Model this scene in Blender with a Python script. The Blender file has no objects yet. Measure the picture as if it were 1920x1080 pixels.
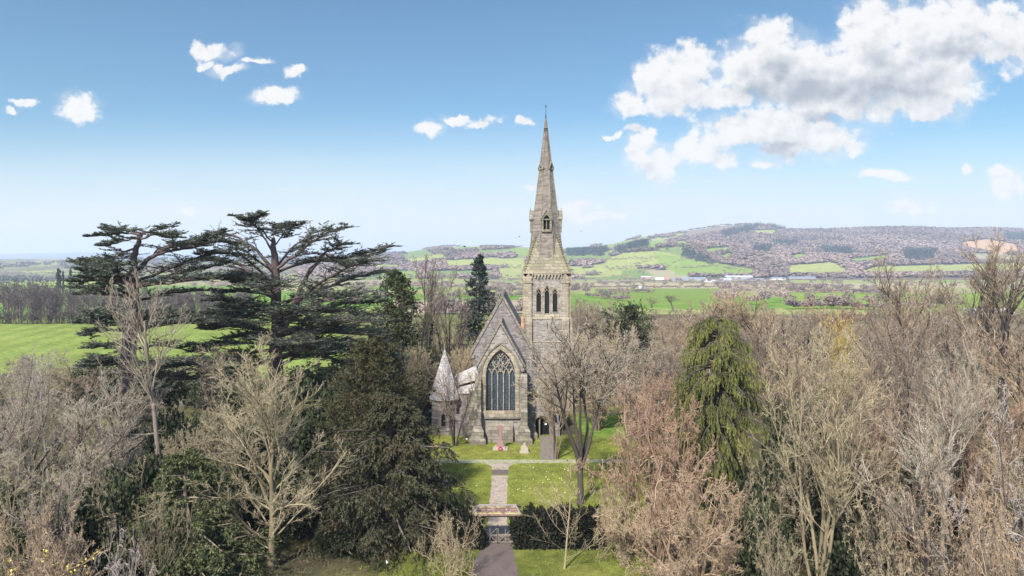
import bpy, math
import numpy as np
from mathutils.geometry import tessellate_polygon
from mathutils import Vector

# ------------------------------------------------------------------ view constants
F, HZ, CX, H = 1297.0, 490.0, 960.0, 20.0      # focal length (px of a 1920 frame), horizon row, centre column, eye height
R = math.radians
SUN_EL, SUN_AZ = R(44), R(203)                 # azimuth clockwise from +Y: behind the viewer, to the left
def X(px, D): return (px-CX)/F*D
def Z(py, D): return H-(py-HZ)/F*D
def P(px, py, D): return np.array((X(px, D), D, Z(py, D)))

sc = bpy.context.scene
COL = sc.collection

# ------------------------------------------------------------------ object helpers
def tag(o, label=None, cat=None, group=None, kind=None):
    if label: o['label'] = label
    if cat: o['category'] = cat
    if group: o['group'] = group
    if kind: o['kind'] = kind
    return o

def link(o, parent=None):
    COL.objects.link(o)
    if parent is not None: o.parent = parent
    return o

def empty(name, loc=(0, 0, 0), rz=0.0, s=(1, 1, 1)):
    o = bpy.data.objects.new(name, None)
    o.empty_display_size = .3
    o.location = loc; o.rotation_euler = (0, 0, rz); o.scale = s
    return link(o)

def mesh_np(name, V, Q=None, T=None, mat=None, tint=None, smooth=False, col=None):
    me = bpy.data.meshes.new(name)
    V = np.asarray(V, np.float32)
    nq = 0 if Q is None else len(Q); nt = 0 if T is None else len(T)
    me.vertices.add(len(V)); me.vertices.foreach_set('co', V.ravel())
    me.loops.add(nq*4+nt*3); me.polygons.add(nq+nt)
    li = []
    if nq: li.append(np.asarray(Q, np.int32).ravel())
    if nt: li.append(np.asarray(T, np.int32).ravel())
    me.loops.foreach_set('vertex_index', np.concatenate(li))
    ls = np.concatenate([np.arange(nq)*4, nq*4+np.arange(nt)*3]).astype(np.int32)
    me.polygons.foreach_set('loop_start', ls)
    if smooth: me.polygons.foreach_set('use_smooth', np.ones(nq+nt, bool))
    me.update(calc_edges=True)
    if tint is not None:
        a = me.attributes.new('tint', 'FLOAT', 'POINT'); a.data.foreach_set('value', np.asarray(tint, np.float32))
    if col is not None:
        a = me.attributes.new('col', 'FLOAT_COLOR', 'POINT')
        c = np.ones((len(V), 4), np.float32); c[:, :3] = col
        a.data.foreach_set('color', c.ravel())
    if mat: me.materials.append(mat)
    return me

def put(name, me, parent=None, mat=None):
    o = link(bpy.data.objects.new(name, me), parent)
    if mat is not None:
        o.material_slots[0].link = 'OBJECT'; o.material_slots[0].material = mat
    return o

class MB:
    """collects shapes into one mesh"""
    def __init__(s): s.v = []; s.f = []
    def add(s, vs, fs):
        b = len(s.v); s.v += [tuple(p) for p in vs]; s.f += [tuple(i+b for i in f) for f in fs]; return s
    def box(s, x0, x1, y0, y1, z0, z1):
        return s.add([(x0,y0,z0),(x1,y0,z0),(x1,y1,z0),(x0,y1,z0),(x0,y0,z1),(x1,y0,z1),(x1,y1,z1),(x0,y1,z1)],
                     [(0,3,2,1),(4,5,6,7),(0,1,5,4),(1,2,6,5),(2,3,7,6),(3,0,4,7)])
    def frustum(s, a, b, z0, z1):   # a,b = (x0,x1,y0,y1)
        vs = [(a[0],a[2],z0),(a[1],a[2],z0),(a[1],a[3],z0),(a[0],a[3],z0),(b[0],b[2],z1),(b[1],b[2],z1),(b[1],b[3],z1),(b[0],b[3],z1)]
        return s.add(vs, [(0,3,2,1),(4,5,6,7),(0,1,5,4),(1,2,6,5),(2,3,7,6),(3,0,4,7)])
    def prism(s, pts, y0, y1, holes=()):     # outline in XZ (counter-clockwise from -Y), extruded along Y
        loops = [list(pts)]+[list(h) for h in holes]
        flat = [p for l in loops for p in l]
        tri = tessellate_polygon([[Vector((p[0], p[1], 0)) for p in l] for l in loops])
        n = len(flat)
        vs = [(p[0], y0, p[1]) for p in flat]+[(p[0], y1, p[1]) for p in flat]
        fs = []
        for t in tri:
            a, b, c = (flat[i] for i in t)
            if (b[0]-a[0])*(c[1]-a[1])-(b[1]-a[1])*(c[0]-a[0]) < 0: t = (t[0], t[2], t[1])
            fs.append(tuple(t)); fs.append(tuple(i+n for i in reversed(t)))
        o = 0
        for k, l in enumerate(loops):
            m = len(l)
            area = sum(l[i][0]*l[(i+1) % m][1]-l[(i+1) % m][0]*l[i][1] for i in range(m))
            for i in range(m):
                a, b = o+i, o+(i+1) % m
                q = (b, a, a+n, b+n)
                if (area > 0) != (k == 0): q = q[::-1]
                fs.append(q)
            o += m
        return s.add(vs, fs)
    def ribbon(s, pts, w, y0, y1, closed=False):   # a bar of width w that follows a polyline in XZ
        p = np.asarray(pts, float); n = len(p)
        if closed: d = np.roll(p, -1, 0)-np.roll(p, 1, 0)
        else: d = np.gradient(p, axis=0)
        d /= np.linalg.norm(d, axis=1, keepdims=True)+1e-9
        nr = np.stack([-d[:, 1], d[:, 0]], 1)*w/2
        A, B = p+nr, p-nr
        vs = []
        for a, b in zip(A, B): vs += [(a[0],y0,a[1]),(b[0],y0,b[1]),(b[0],y1,b[1]),(a[0],y1,a[1])]
        fs = []
        for i in range(n if closed else n-1):
            a, b = 4*i, 4*((i+1) % n)
            for k in range(4):
                k2 = (k+1) % 4
                fs.append((a+k, a+k2, b+k2, b+k))
        if not closed: fs += [(3,2,1,0), tuple(4*(n-1)+k for k in range(4))]
        return s.add(vs, fs)
    def bar(s, a, b, r, n=6, r2=None):
        a, b = np.asarray(a, float), np.asarray(b, float); r2 = r if r2 is None else r2
        t = (b-a)/np.linalg.norm(b-a); u = np.cross(t, (0, 0, 1) if abs(t[2]) < .9 else (1, 0, 0)); u /= np.linalg.norm(u); w = np.cross(t, u)
        vs = []
        for c, rr in ((a, r), (b, r2)):
            for k in range(n):
                q = 2*math.pi*k/n+math.pi/n; vs.append(c+(math.cos(q)*u+math.sin(q)*w)*rr)
        fs = [(k, (k+1) % n, n+(k+1) % n, n+k) for k in range(n)]+[tuple(range(n))[::-1], tuple(range(n, 2*n))]
        return s.add(vs, fs)
    def lathe(s, cx, cy, prof, n=8, rot=0.0):      # prof = [(r, z)...]
        vs = []; fs = []
        for r, z in prof:
            for k in range(n):
                q = 2*math.pi*k/n+rot; vs.append((cx+r*math.cos(q), cy+r*math.sin(q), z))
        for j in range(len(prof)-1):
            for k in range(n):
                k2 = (k+1) % n; fs.append((j*n+k, j*n+k2, (j+1)*n+k2, (j+1)*n+k))
        fs += [tuple(range(n))[::-1], tuple(range((len(prof)-1)*n, len(prof)*n))]
        return s.add(vs, fs)
    def spin(s, cx, cy, a):                        # turn everything collected so far about a vertical axis
        c, q = math.cos(a), math.sin(a)
        s.v = [(cx+(x-cx)*c-(y-cy)*q, cy+(x-cx)*q+(y-cy)*c, z) for x, y, z in s.v]; return s
    def build(s, name, mat, parent=None, smooth=False):
        me = bpy.data.meshes.new(name); me.from_pydata(s.v, [], s.f); me.update()
        if smooth:
            for p in me.polygons: p.use_smooth = True
        me.materials.append(mat)
        return link(bpy.data.objects.new(name, me), parent)

def arch(xc, hw, z0, zs, zt, n=10):
    """pointed arch outline, counter-clockwise seen from -Y: sill, right springing, apex, left springing"""
    r = zt-zs; Rr = (hw*hw+r*r)/(2*hw); pts = [(xc-hw, z0), (xc+hw, z0)]
    th = math.atan2(r, Rr-hw) if Rr > hw else math.pi-math.atan2(r, hw-Rr)
    for i in range(n+1):
        a = th*i/n; pts.append((xc+hw-Rr+Rr*math.cos(a), zs+Rr*math.sin(a)))
    for i in range(n-1, -1, -1):
        a = th*i/n; pts.append((xc-hw+Rr-Rr*math.cos(a), zs+Rr*math.sin(a)))
    return pts

# ------------------------------------------------------------------ materials
def newmat(name):
    m = bpy.data.materials.new(name); m.use_nodes = True
    nt = m.node_tree; b = nt.nodes['Principled BSDF']; b.inputs['Roughness'].default_value = .9
    b.inputs['Specular IOR Level'].default_value = .06
    return m, nt, b
def node(nt, t, **kw):
    n = nt.nodes.new(t)
    for k, v in kw.items(): setattr(n, k, v)
    return n
def setin(nt, n, i, v):
    if isinstance(v, bpy.types.NodeSocket): nt.links.new(v, n.inputs[i])
    elif v is not None: n.inputs[i].default_value = v
def mth(nt, op, a, b=None, c=None, clamp=False):
    n = node(nt, 'ShaderNodeMath', operation=op); n.use_clamp = clamp
    setin(nt, n, 0, a); setin(nt, n, 1, b); setin(nt, n, 2, c); return n.outputs[0]
def vmth(nt, op, a, b=None, c=None, out=0):
    n = node(nt, 'ShaderNodeVectorMath', operation=op)
    setin(nt, n, 0, a); setin(nt, n, 1, b); setin(nt, n, 2, c); return n.outputs[out]
def mixc(nt, f, a, b, mode='MIX'):
    n = node(nt, 'ShaderNodeMix', data_type='RGBA', blend_type=mode)
    setin(nt, n, 0, f); setin(nt, n, 6, c4(a)); setin(nt, n, 7, c4(b)); return n.outputs[2]
def c4(c): return c if isinstance(c, bpy.types.NodeSocket) else (*c, 1) if len(c) == 3 else c
def noise(nt, vec, scale, detail=4, rough=.6, out=0, dist=0):
    n = node(nt, 'ShaderNodeTexNoise'); setin(nt, n, 'Vector', vec); n.inputs['Scale'].default_value = scale
    n.inputs['Detail'].default_value = detail; n.inputs['Roughness'].default_value = rough; n.inputs['Distortion'].default_value = dist
    return n.outputs[out]
def ramp(nt, f, lo, hi, smooth=True):
    n = node(nt, 'ShaderNodeMapRange'); n.interpolation_type = 'SMOOTHSTEP' if smooth else 'LINEAR'
    setin(nt, n, 0, f); n.inputs[1].default_value = lo; n.inputs[2].default_value = hi; return n.outputs[0]
def objco(nt): return node(nt, 'ShaderNodeTexCoord').outputs['Object']
def geopos(nt): return node(nt, 'ShaderNodeNewGeometry').outputs['Position']
def bump(nt, b, h, strength, dist):
    n = node(nt, 'ShaderNodeBump'); n.inputs['Strength'].default_value = strength; n.inputs['Distance'].default_value = dist
    setin(nt, n, 'Height', h); nt.links.new(n.outputs[0], b.inputs['Normal'])

def bark(name, lo, hi, green=0.0):
    m, nt, b = newmat(name)
    t = node(nt, 'ShaderNodeAttribute', attribute_name='tint').outputs['Fac']
    c = mixc(nt, t, lo, hi)
    n = noise(nt, objco(nt), 3.0, 4)
    c = mixc(nt, mth(nt, 'MULTIPLY', n, .6), c, tuple(.55*x for x in lo))
    if green: c = mixc(nt, mth(nt, 'MULTIPLY', ramp(nt, noise(nt, objco(nt), .5, 3), .45, .7), green*10), c, (.26, .25, .10))
    nt.links.new(c, b.inputs['Base Color']); return m

def leafmat(name, a, c, d=None, trans=.15):
    m, nt, b = newmat(name)
    t = node(nt, 'ShaderNodeAttribute', attribute_name='tint').outputs['Fac']
    x = mixc(nt, t, a, c)
    if d: x = mixc(nt, ramp(nt, noise(nt, objco(nt), .45, 3), .48, .68), x, d)
    nt.links.new(x, b.inputs['Base Color']); b.inputs['Roughness'].default_value = .65
    tr = node(nt, 'ShaderNodeBsdfTranslucent'); nt.links.new(x, tr.inputs[0])
    mx = node(nt, 'ShaderNodeMixShader'); mx.inputs[0].default_value = trans
    nt.links.new(b.outputs[0], mx.inputs[1]); nt.links.new(tr.outputs[0], mx.inputs[2])
    nt.links.new(mx.outputs[0], nt.nodes['Material Output'].inputs[0]); return m

def masonry(name, cols, mortar, w=.55, h=.26, stain=(.10, .09, .07), stain_amt=.5, scale=1.0, moss=None):
    m, nt, b = newmat(name)
    p = geopos(nt); s = node(nt, 'ShaderNodeSeparateXYZ'); nt.links.new(p, s.inputs[0])
    u = mth(nt, 'ADD', s.outputs[0], mth(nt, 'MULTIPLY', s.outputs[1], .93))
    cv = node(nt, 'ShaderNodeCombineXYZ'); nt.links.new(u, cv.inputs[0]); nt.links.new(s.outputs[2], cv.inputs[1])
    wv = vmth(nt, 'ADD', cv.outputs[0], vmth(nt, 'SCALE', noise(nt, p, 2.2, 2, out=1), None)); 
    for l in wv.node.inputs[1].links: l.from_node.inputs['Scale'].default_value = .06
    br = node(nt, 'ShaderNodeTexBrick'); nt.links.new(wv, br.inputs[0])
    br.inputs['Color1'].default_value = (0, 0, 0, 1); br.inputs['Color2'].default_value = (1, 1, 1, 1); br.inputs['Mortar'].default_value = (.5, .5, .5, 1)
    br.inputs['Scale'].default_value = scale; br.inputs['Brick Width'].default_value = w; br.inputs['Row Height'].default_value = h
    br.inputs['Mortar Size'].default_value = .022; br.inputs['Bias'].default_value = 0
    r = node(nt, 'ShaderNodeValToRGB'); e = r.color_ramp.elements
    e[0].color = c4(cols[0]); e[1].color = c4(cols[-1])
    for i, c in enumerate(cols[1:-1]):
        q = e.new((i+1)/(len(cols)-1)); q.color = c4(c)
    nt.links.new(br.outputs[0], r.inputs[0])
    c = mixc(nt, br.outputs[1], r.outputs[0], mortar)
    c = mixc(nt, mth(nt, 'MULTIPLY', noise(nt, p, 9, 5, .7), .5), c, mixc(nt, .5, c, (0.03, .03, .03)))
    st = ramp(nt, noise(nt, vmth(nt, 'MULTIPLY', p, (1, 1, .35)), .9, 5, .65), .46, .74)
    c = mixc(nt, mth(nt, 'MULTIPLY', st, stain_amt), c, stain)
    sk = ramp(nt, noise(nt, vmth(nt, 'MULTIPLY', p, (2.6, 2.6, .28)), 1.0, 4, .6), .50, .70)
    c = mixc(nt, mth(nt, 'MULTIPLY', sk, .5*stain_amt+.1), c, (.06, .054, .046))
    lc = ramp(nt, noise(nt, p, 3.2, 5, .7), .58, .70)
    c = mixc(nt, mth(nt, 'MULTIPLY', lc, .45), c, mixc(nt, .5, c, (.42, .37, .27)))
    if moss: c = mixc(nt, mth(nt, 'MULTIPLY', ramp(nt, noise(nt, p, 1.4, 5, .7), .5, .7), .6), c, moss)
    nt.links.new(c, b.inputs['Base Color'])
    bump(nt, b, mth(nt, 'SUBTRACT', noise(nt, p, 6, 4), br.outputs[1]), .6, .05)
    return m

M = {}
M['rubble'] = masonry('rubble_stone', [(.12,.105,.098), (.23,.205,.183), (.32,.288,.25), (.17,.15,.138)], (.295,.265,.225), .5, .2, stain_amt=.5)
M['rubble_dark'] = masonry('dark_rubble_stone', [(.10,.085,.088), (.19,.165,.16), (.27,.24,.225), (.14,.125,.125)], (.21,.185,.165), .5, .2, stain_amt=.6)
M['dress'] = masonry('dressed_limestone', [(.215,.18,.13), (.29,.245,.18), (.355,.30,.22)], (.225,.19,.14), .7, .34, stain_amt=.55)
M['dress_old'] = masonry('weathered_limestone', [(.14,.125,.10), (.205,.18,.145), (.26,.23,.185)], (.13,.115,.09), .7, .34, stain_amt=.65, moss=(.15,.15,.06))
M['spire'] = masonry('spire_stone', [(.105,.088,.08), (.18,.15,.127), (.25,.21,.175), (.14,.118,.105)], (.195,.17,.148), .55, .24, stain_amt=.6)
M['broach'] = masonry('mossy_spire_stone', [(.17,.15,.105), (.215,.19,.13), (.26,.23,.165)], (.12,.105,.075), .9, .42, stain_amt=.5, moss=(.19,.18,.075))
M['slate'] = masonry('slate_roof', [(.13,.12,.13), (.2,.185,.19), (.26,.24,.24)], (.10,.09,.095), .4, .22, stain_amt=.4)
M['lead'] = masonry('pale_lead_roof', [(.34,.32,.325), (.42,.40,.40), (.37,.35,.36)], (.27,.255,.26), .5, .3, stain=(.2,.185,.185), stain_amt=.35)
M['lead_white'] = masonry('bleached_roof_sheet', [(.42,.39,.365), (.5,.47,.435)], (.3,.28,.26), .5, .3, stain=(.27,.245,.22), stain_amt=.6)
def flat(name, c, rough=.8, var=.35, sc_=6.0, metal=0.0):
    m, nt, b = newmat(name); p = geopos(nt)
    x = mixc(nt, mth(nt, 'MULTIPLY', noise(nt, p, sc_, 5, .65), var*1.6), c, tuple(q*.45 for q in c))
    nt.links.new(x, b.inputs['Base Color']); b.inputs['Roughness'].default_value = rough; b.inputs['Metallic'].default_value = metal; return m
m, nt, b = newmat('dark_leaded_glass')
br = node(nt, 'ShaderNodeTexNoise'); br.inputs['Scale'].default_value = 7; br.inputs['Detail'].default_value = 5
nt.links.new(geopos(nt), br.inputs['Vector'])
nt.links.new(mixc(nt, ramp(nt, br.outputs[0], .35, .7), (.014,.02,.03), (.05,.07,.092)), b.inputs['Base Color'])
b.inputs['Roughness'].default_value = .35; b.inputs['Specular IOR Level'].default_value = .5; M['glass'] = m
M['void'] = flat('dark_interior', (.012,.011,.012))
M['louvre'] = flat('dark_louvre_slats', (.03,.031,.036))
M['timber'] = flat('weathered_oak', (.30,.25,.2), .85, .5, 9)
M['timber_dark'] = flat('dark_oak', (.06,.048,.04), .85, .5, 9)
M['granite'] = flat('pink_granite', (.26,.165,.16), .5, .4, 14)
M['headstone'] = flat('lichened_headstone', (.42,.36,.29), .9, .6, 6)
M['poppy'] = flat('red_poppies', (.45,.03,.05), .7, .2)
M['white'] = flat('white_paint', (.75,.74,.72), .6, .15)
M['iron'] = flat('dark_iron', (.03,.03,.032), .5, .3)
M['pot'] = flat('orange_clay_pot', (.42,.24,.14), .8, .4)
M['bird'] = flat('dark_plumage', (.03,.03,.035))
M['ridge'] = flat('pale_ridge_tile', (.27,.24,.225), .85, .7, 5)
m, nt, b = newmat('brown_roof_tiles'); p = geopos(nt)
s = node(nt, 'ShaderNodeSeparateXYZ'); nt.links.new(p, s.inputs[0])
cv = node(nt, 'ShaderNodeCombineXYZ'); nt.links.new(s.outputs[0], cv.inputs[0]); nt.links.new(mth(nt, 'MULTIPLY', s.outputs[2], 1.35), cv.inputs[1])
br = node(nt, 'ShaderNodeTexBrick'); nt.links.new(cv.outputs[0], br.inputs[0]); br.inputs['Scale'].default_value = 1
br.inputs['Brick Width'].default_value = .16; br.inputs['Row Height'].default_value = .115; br.inputs['Mortar Size'].default_value = .01
br.inputs['Color1'].default_value = (.11,.065,.05,1); br.inputs['Color2'].default_value = (.24,.17,.14,1); br.inputs['Mortar'].default_value = (.05,.035,.03,1)
st = mth(nt, 'MULTIPLY', ramp(nt, mth(nt, 'FRACT', mth(nt, 'MULTIPLY', s.outputs[2], 3.6)), .72, .82), ramp(nt, noise(nt, p, 3, 4), .38, .55))
nt.links.new(mixc(nt, st, br.outputs[0], (.27,.23,.10)), b.inputs['Base Color']); M['tile'] = m

M['bark_olive'] = bark('olive_grey_bark', (.14,.11,.07), (.55,.455,.30), .03)
M['bark_grey'] = bark('grey_bark', (.145,.115,.09), (.53,.45,.34))
M['bark_lilac'] = bark('lilac_grey_bark', (.15,.125,.095), (.55,.47,.36))
M['bark_purple'] = bark('purple_brown_bark', (.13,.10,.075), (.48,.39,.28))
M['bark_pink'] = bark('pinkish_tan_twigs', (.19,.13,.085), (.53,.395,.265))
M['bark_tan'] = bark('straw_tan_twigs', (.25,.19,.115), (.56,.46,.30))
M['bark_brown'] = bark('brown_bark', (.12,.09,.065), (.42,.335,.245))
M['bark_russet'] = bark('russet_twigs', (.19,.12,.085), (.47,.32,.215))
M['bark_umber'] = bark('umber_bark', (.10,.08,.065), (.30,.235,.185))
M['bark_wood'] = bark('dusky_wood_bark', (.085,.068,.068), (.20,.165,.16))
M['bark_dark'] = bark('dark_wet_bark', (.05,.04,.037), (.16,.13,.11))
M['bark_pale'] = bark('silvery_pale_bark', (.22,.185,.165), (.52,.45,.40))
M['bark_yellow'] = bark('yellow_willow_twigs', (.33,.24,.06), (.66,.50,.13))
M['bark_cedar'] = bark('reddish_cedar_bark', (.05,.038,.038), (.15,.11,.105))
M['leaf_cedar'] = leafmat('blue_green_cedar_needles', (.034,.042,.032), (.135,.15,.105))
M['leaf_blue'] = leafmat('glaucous_cedar_needles', (.04,.06,.055), (.13,.165,.145))
M['leaf_yew'] = leafmat('brown_green_yew_needles', (.022,.024,.014), (.09,.085,.048), (.075,.06,.035))
M['leaf_yew_top'] = leafmat('bronzed_yew_needles', (.028,.027,.015), (.095,.086,.042), (.075,.072,.032))
M['leaf_cypress'] = leafmat('golden_green_cypress', (.026,.035,.013), (.17,.18,.05), (.19,.185,.055))
M['leaf_spruce'] = leafmat('dark_spruce_needles', (.02,.028,.024), (.075,.09,.075))
M['leaf_fir'] = leafmat('mid_green_conifer_needles', (.025,.036,.015), (.10,.115,.05))
M['leaf_holly'] = leafmat('dark_laurel_leaves', (.016,.022,.012), (.065,.075,.038))
M['leaf_hedge'] = leafmat('dark_yew_hedge', (.008,.010,.007), (.028,.029,.018))
M['leaf_ivy'] = leafmat('ivy_leaves', (.035,.045,.015), (.12,.13,.045))
M['leaf_hemlock'] = leafmat('feathery_conifer', (.035,.045,.02), (.13,.135,.06))
M['blossom'] = leafmat('yellow_catkins', (.45,.33,.05), (.75,.62,.14))
SUN_E, SUN_ANG, SKY_E, EXPO, HAZE, CLOUD, SKY_T = 3.7, 4.0, .13, 1.42, 1.5e-4, .365, (.25, .35, .375)
# ------------------------------------------------------------------ plant growing (vectorised)
def unit(v): return v/np.maximum(np.linalg.norm(v, axis=-1, keepdims=True), 1e-9)
UP = np.array((0, 0, 1.0))
def grow(rng, P0, D0, L, R0, K, jit, trop, rtip=.35):
    N = len(P0); pts = np.empty((N, K+1, 3)); pts[:, 0] = P0; d = np.array(D0, float); step = (np.asarray(L)/K)[:, None]
    for k in range(K):
        d = unit(d+rng.normal(0, jit, (N, 3))+trop*UP)
        pts[:, k+1] = pts[:, k]+d*step
    t = np.linspace(0, 1, K+1)
    return pts, np.asarray(R0)[:, None]*(1-(1-rtip)*t)
def kids(rng, pts, rad, n, t0, t1, ang, sd, flatz=1.0, dirup=0.0):
    N, K1, _ = pts.shape; M_ = N*n; idx = np.repeat(np.arange(N), n)
    t = (np.tile(np.arange(n), N)+rng.random(M_))/n*(t1-t0)+t0
    f = t*(K1-1); i = np.minimum(f.astype(int), K1-2); a = (f-i)[:, None]
    pos = pts[idx, i]*(1-a)+pts[idx, i+1]*a
    tan = unit(pts[idx, i+1]-pts[idx, i])
    r = rng.normal(size=(M_, 3)); r[:, 2] = r[:, 2]*flatz+dirup
    perp = unit(r-(r*tan).sum(1, keepdims=True)*tan)
    A = (rng.normal(0, sd, M_)+(np.interp(t, (t0, t1), ang) if isinstance(ang, tuple) else ang))[:, None]
    rr = (rad[idx, i]*(1-a[:, 0])+rad[idx, i+1]*a[:, 0])
    return idx, t, pos, unit(np.cos(A)*tan+np.sin(A)*perp), rr
def tubes(pts, rad, S, rng, tint=None):
    N, K1, _ = pts.shape
    tan = unit(np.gradient(pts, axis=1))
    ref = unit(rng.normal(size=(N, 1, 3))+0*tan)
    u = unit(np.cross(tan, ref)); v = np.cross(tan, u)
    a = np.arange(S)*2*np.pi/S
    V = pts[:, :, None]+rad[:, :, None, None]*(np.cos(a)[None, None, :, None]*u[:, :, None]+np.sin(a)[None, None, :, None]*v[:, :, None])
    b = (np.arange(N)*K1*S)[:, None, None]; k = (np.arange(K1-1)*S)[None, :, None]; s = np.arange(S)[None, None, :]; s2 = (s+1) % S
    Q = np.stack([b+k+s, b+k+s2, b+k+S+s2, b+k+S+s], -1).reshape(-1, 4)
    if tint is None: tint = rng.random(N)
    return V.reshape(-1, 3), Q, np.repeat(tint, K1*S)
def join(parts):
    Vs, Qs, Ts = [], [], []; o = 0
    for V, Q, t in parts:
        Vs.append(V); Qs.append(Q+o); Ts.append(t); o += len(V)
    return np.concatenate(Vs), np.concatenate(Qs), np.concatenate(Ts)
def blades(rng, pos, d, ln, w, tint=None):
    """kite-shaped leaf sprays: base at pos, tip along d"""
    N = len(pos); d = unit(d); p = unit(np.cross(d, rng.normal(size=(N, 3)))); ln = np.broadcast_to(ln, (N,))[:, None]; w = np.broadcast_to(w, (N,))[:, None]
    mid = pos+d*ln*.45
    V = np.stack([pos, mid+p*w, pos+d*ln, mid-p*w], 1).reshape(-1, 3)
    Q = np.arange(N*4).reshape(N, 4)
    if tint is None: tint = rng.random(N)
    return V, Q, np.repeat(tint, 4)

def bare(seed, h=16, r=.3, stems=1, tilt=.05, trunk=.9, sj=.06, strop=.06, levels=(), rtip=.25, fork=0.0, slim=.0145):
    """leafless tree: trunk (stems + main limbs) and crown (branches and twigs)"""
    rng = np.random.default_rng(seed)
    az = rng.random()*6.28+np.arange(stems)*2*np.pi/max(stems, 1)+rng.normal(0, .3, stems)
    D0 = unit(np.stack([np.cos(az)*tilt, np.sin(az)*tilt, np.ones(stems)], 1))
    if stems > 3: D0[0] = unit(D0[0]*np.array((.25, .25, 1)))
    off = np.stack([np.cos(az), np.sin(az), 0*az], 1)*(r*.6 if stems > 1 and not fork else 0)+np.array((0, 0, fork))
    L = (h-fork)*trunk*rng.uniform(.85, 1.05, stems)
    pts, rad = grow(rng, off+np.array((0, 0, -.25)), D0, L, np.full(stems, r)*rng.uniform(.75, 1.1, stems), 12, sj, strop, rtip)
    if not fork: rad[:, 0] *= 1.35
    wood = [tubes(pts, rad, 8, rng, rng.uniform(.05, .3, stems))]; twig = []
    if fork:
        bp, br_ = grow(rng, np.array([[0, 0, -.25]]), UP[None], np.array([fork+.35]), np.array([r*1.4]), 5, .02, .1, .8); br_[0, 0] *= 1.25; wood.append(tubes(bp, br_, 9, rng, np.array([.3])))
    plen = L
    for li, lv in enumerate(levels):
        idx, t, pos, d, rr = kids(rng, pts, rad, lv['n'], lv.get('t0', .25), lv.get('t1', .98), lv['a'] if not isinstance(lv['a'], tuple) else lv['a'], lv.get('sd', .18), lv.get('fz', 1), lv.get('up', 0))
        sh = lv.get('shape')
        if sh is None: ln = plen[idx]*lv['l']*(1-lv.get('tp', .55)*t)
        else: ln = plen[idx]*lv['l']*np.interp(t, *sh)
        ln = ln*rng.uniform(.6, 1.25, len(idx))
        if 'keep' in lv:
            k = rng.random(len(idx)) < lv['keep']; idx, t, pos, d, rr, ln = idx[k], t[k], pos[k], d[k], rr[k], ln[k]
        r0 = np.maximum(rr*lv.get('r', .62), lv.get('rmin', .008)); 
        r0 = np.minimum(r0, np.maximum(ln*slim, lv.get('rmin', .008)))
        pts, rad = grow(rng, pos, d, ln, r0, lv['K'], lv['j'], lv.get('tr', .03), lv.get('rt', .35))
        rad = np.maximum(rad, lv.get('rend', .006))
        (wood if li == 0 else twig).append(tubes(pts, rad, lv.get('S', 3), rng, np.clip(rng.normal(.22+.15*li, .24, len(idx)), 0, 1)))
        plen = ln
    return join(wood), join(twig)

def conifer(seed, h, prof, nb, t0=.08, pitch=0.1, droop=0.0, nsub=7, suba=.9, subl=.38, subflat=.35, nleaf=6, leaf=.3, lw=.07, ldroop=-.1,
            irr=.25, r=.25, K=5, sd_leaf=.5, dens_top=1.0, third=0):
    """evergreen: prof(t) gives the reach of a branch at relative height t; sprays of blade leaves along side shoots"""
    rng = np.random.default_rng(seed)
    tp, tr_ = grow(rng, np.array([[0, 0, -.2]]), UP[None], np.array([h]), np.array([r]), 12, .015, .15, .12)
    wood = [tubes(tp, tr_, 8, rng, np.array([.3]))]
    t = t0+(1-t0)*(np.arange(nb)+rng.random(nb))/nb; t = np.clip(t, 0, .995)
    f = t*12; i = np.minimum(f.astype(int), 11); a = (f-i)[:, None]
    pos = tp[0, i]*(1-a)+tp[0, i+1]*a
    az = rng.random(nb)*6.283; pit = rng.normal(pitch, .15, nb)+.9*np.clip(t-.8, 0, 1)*2*dens_top
    d = unit(np.stack([np.cos(az)*np.cos(pit), np.sin(az)*np.cos(pit), np.sin(pit)], 1))
    lump = 1+irr*np.sin(az*3+t*9+seed)+rng.normal(0, irr*.7, nb)
    ln = np.array([prof(x) for x in t])*np.clip(lump, .35, 1.6)+.15
    bp, brd = grow(rng, pos, d, ln, np.minimum(.02+ln*.018, r*.5), K, .05, droop, .25)
    wood.append(tubes(bp, brd, 4, rng))
    idx, tt, p2, d2, r2 = kids(rng, bp, brd, nsub, .18, 1, suba, .25, subflat)
    l2 = ln[idx]*subl*(1.1-.6*tt)*rng.uniform(.6, 1.3, len(idx))+.1
    sp, srd = grow(rng, p2, d2, l2, np.minimum(r2*.5, .02), 3, .1, ldroop*.6, .4)
    if third:
        idx, tt, p2, d2, r2 = kids(rng, sp, srd, third, .15, 1, .8, .25, subflat)
        l3 = l2[idx]*.5*rng.uniform(.6, 1.3, len(idx))+.08
        sp2, srd2 = grow(rng, p2, d2, l3, np.full(len(l3), .01), 2, .1, ldroop, .4)
        ends = [(bp, brd), (sp, srd), (sp2, srd2)]
    else: ends = [(bp, brd), (sp, srd)]
    lv = []
    for q, qr in ends:
        idx, tt, p3, d3, _ = kids(rng, q, qr, nleaf, .1, 1, .55, sd_leaf, .7)
        d3 = d3+np.array((0, 0, ldroop))
        clump = np.clip(rng.normal(.45, .18, len(q))[idx]+rng.normal(0, .18, len(idx)), 0, 1)
        lv.append(blades(rng, p3, d3, leaf*rng.uniform(.5, 1.3, len(idx)), lw*rng.uniform(.6, 1.3, len(idx)), clump))
    return join(wood), join(lv)

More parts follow.
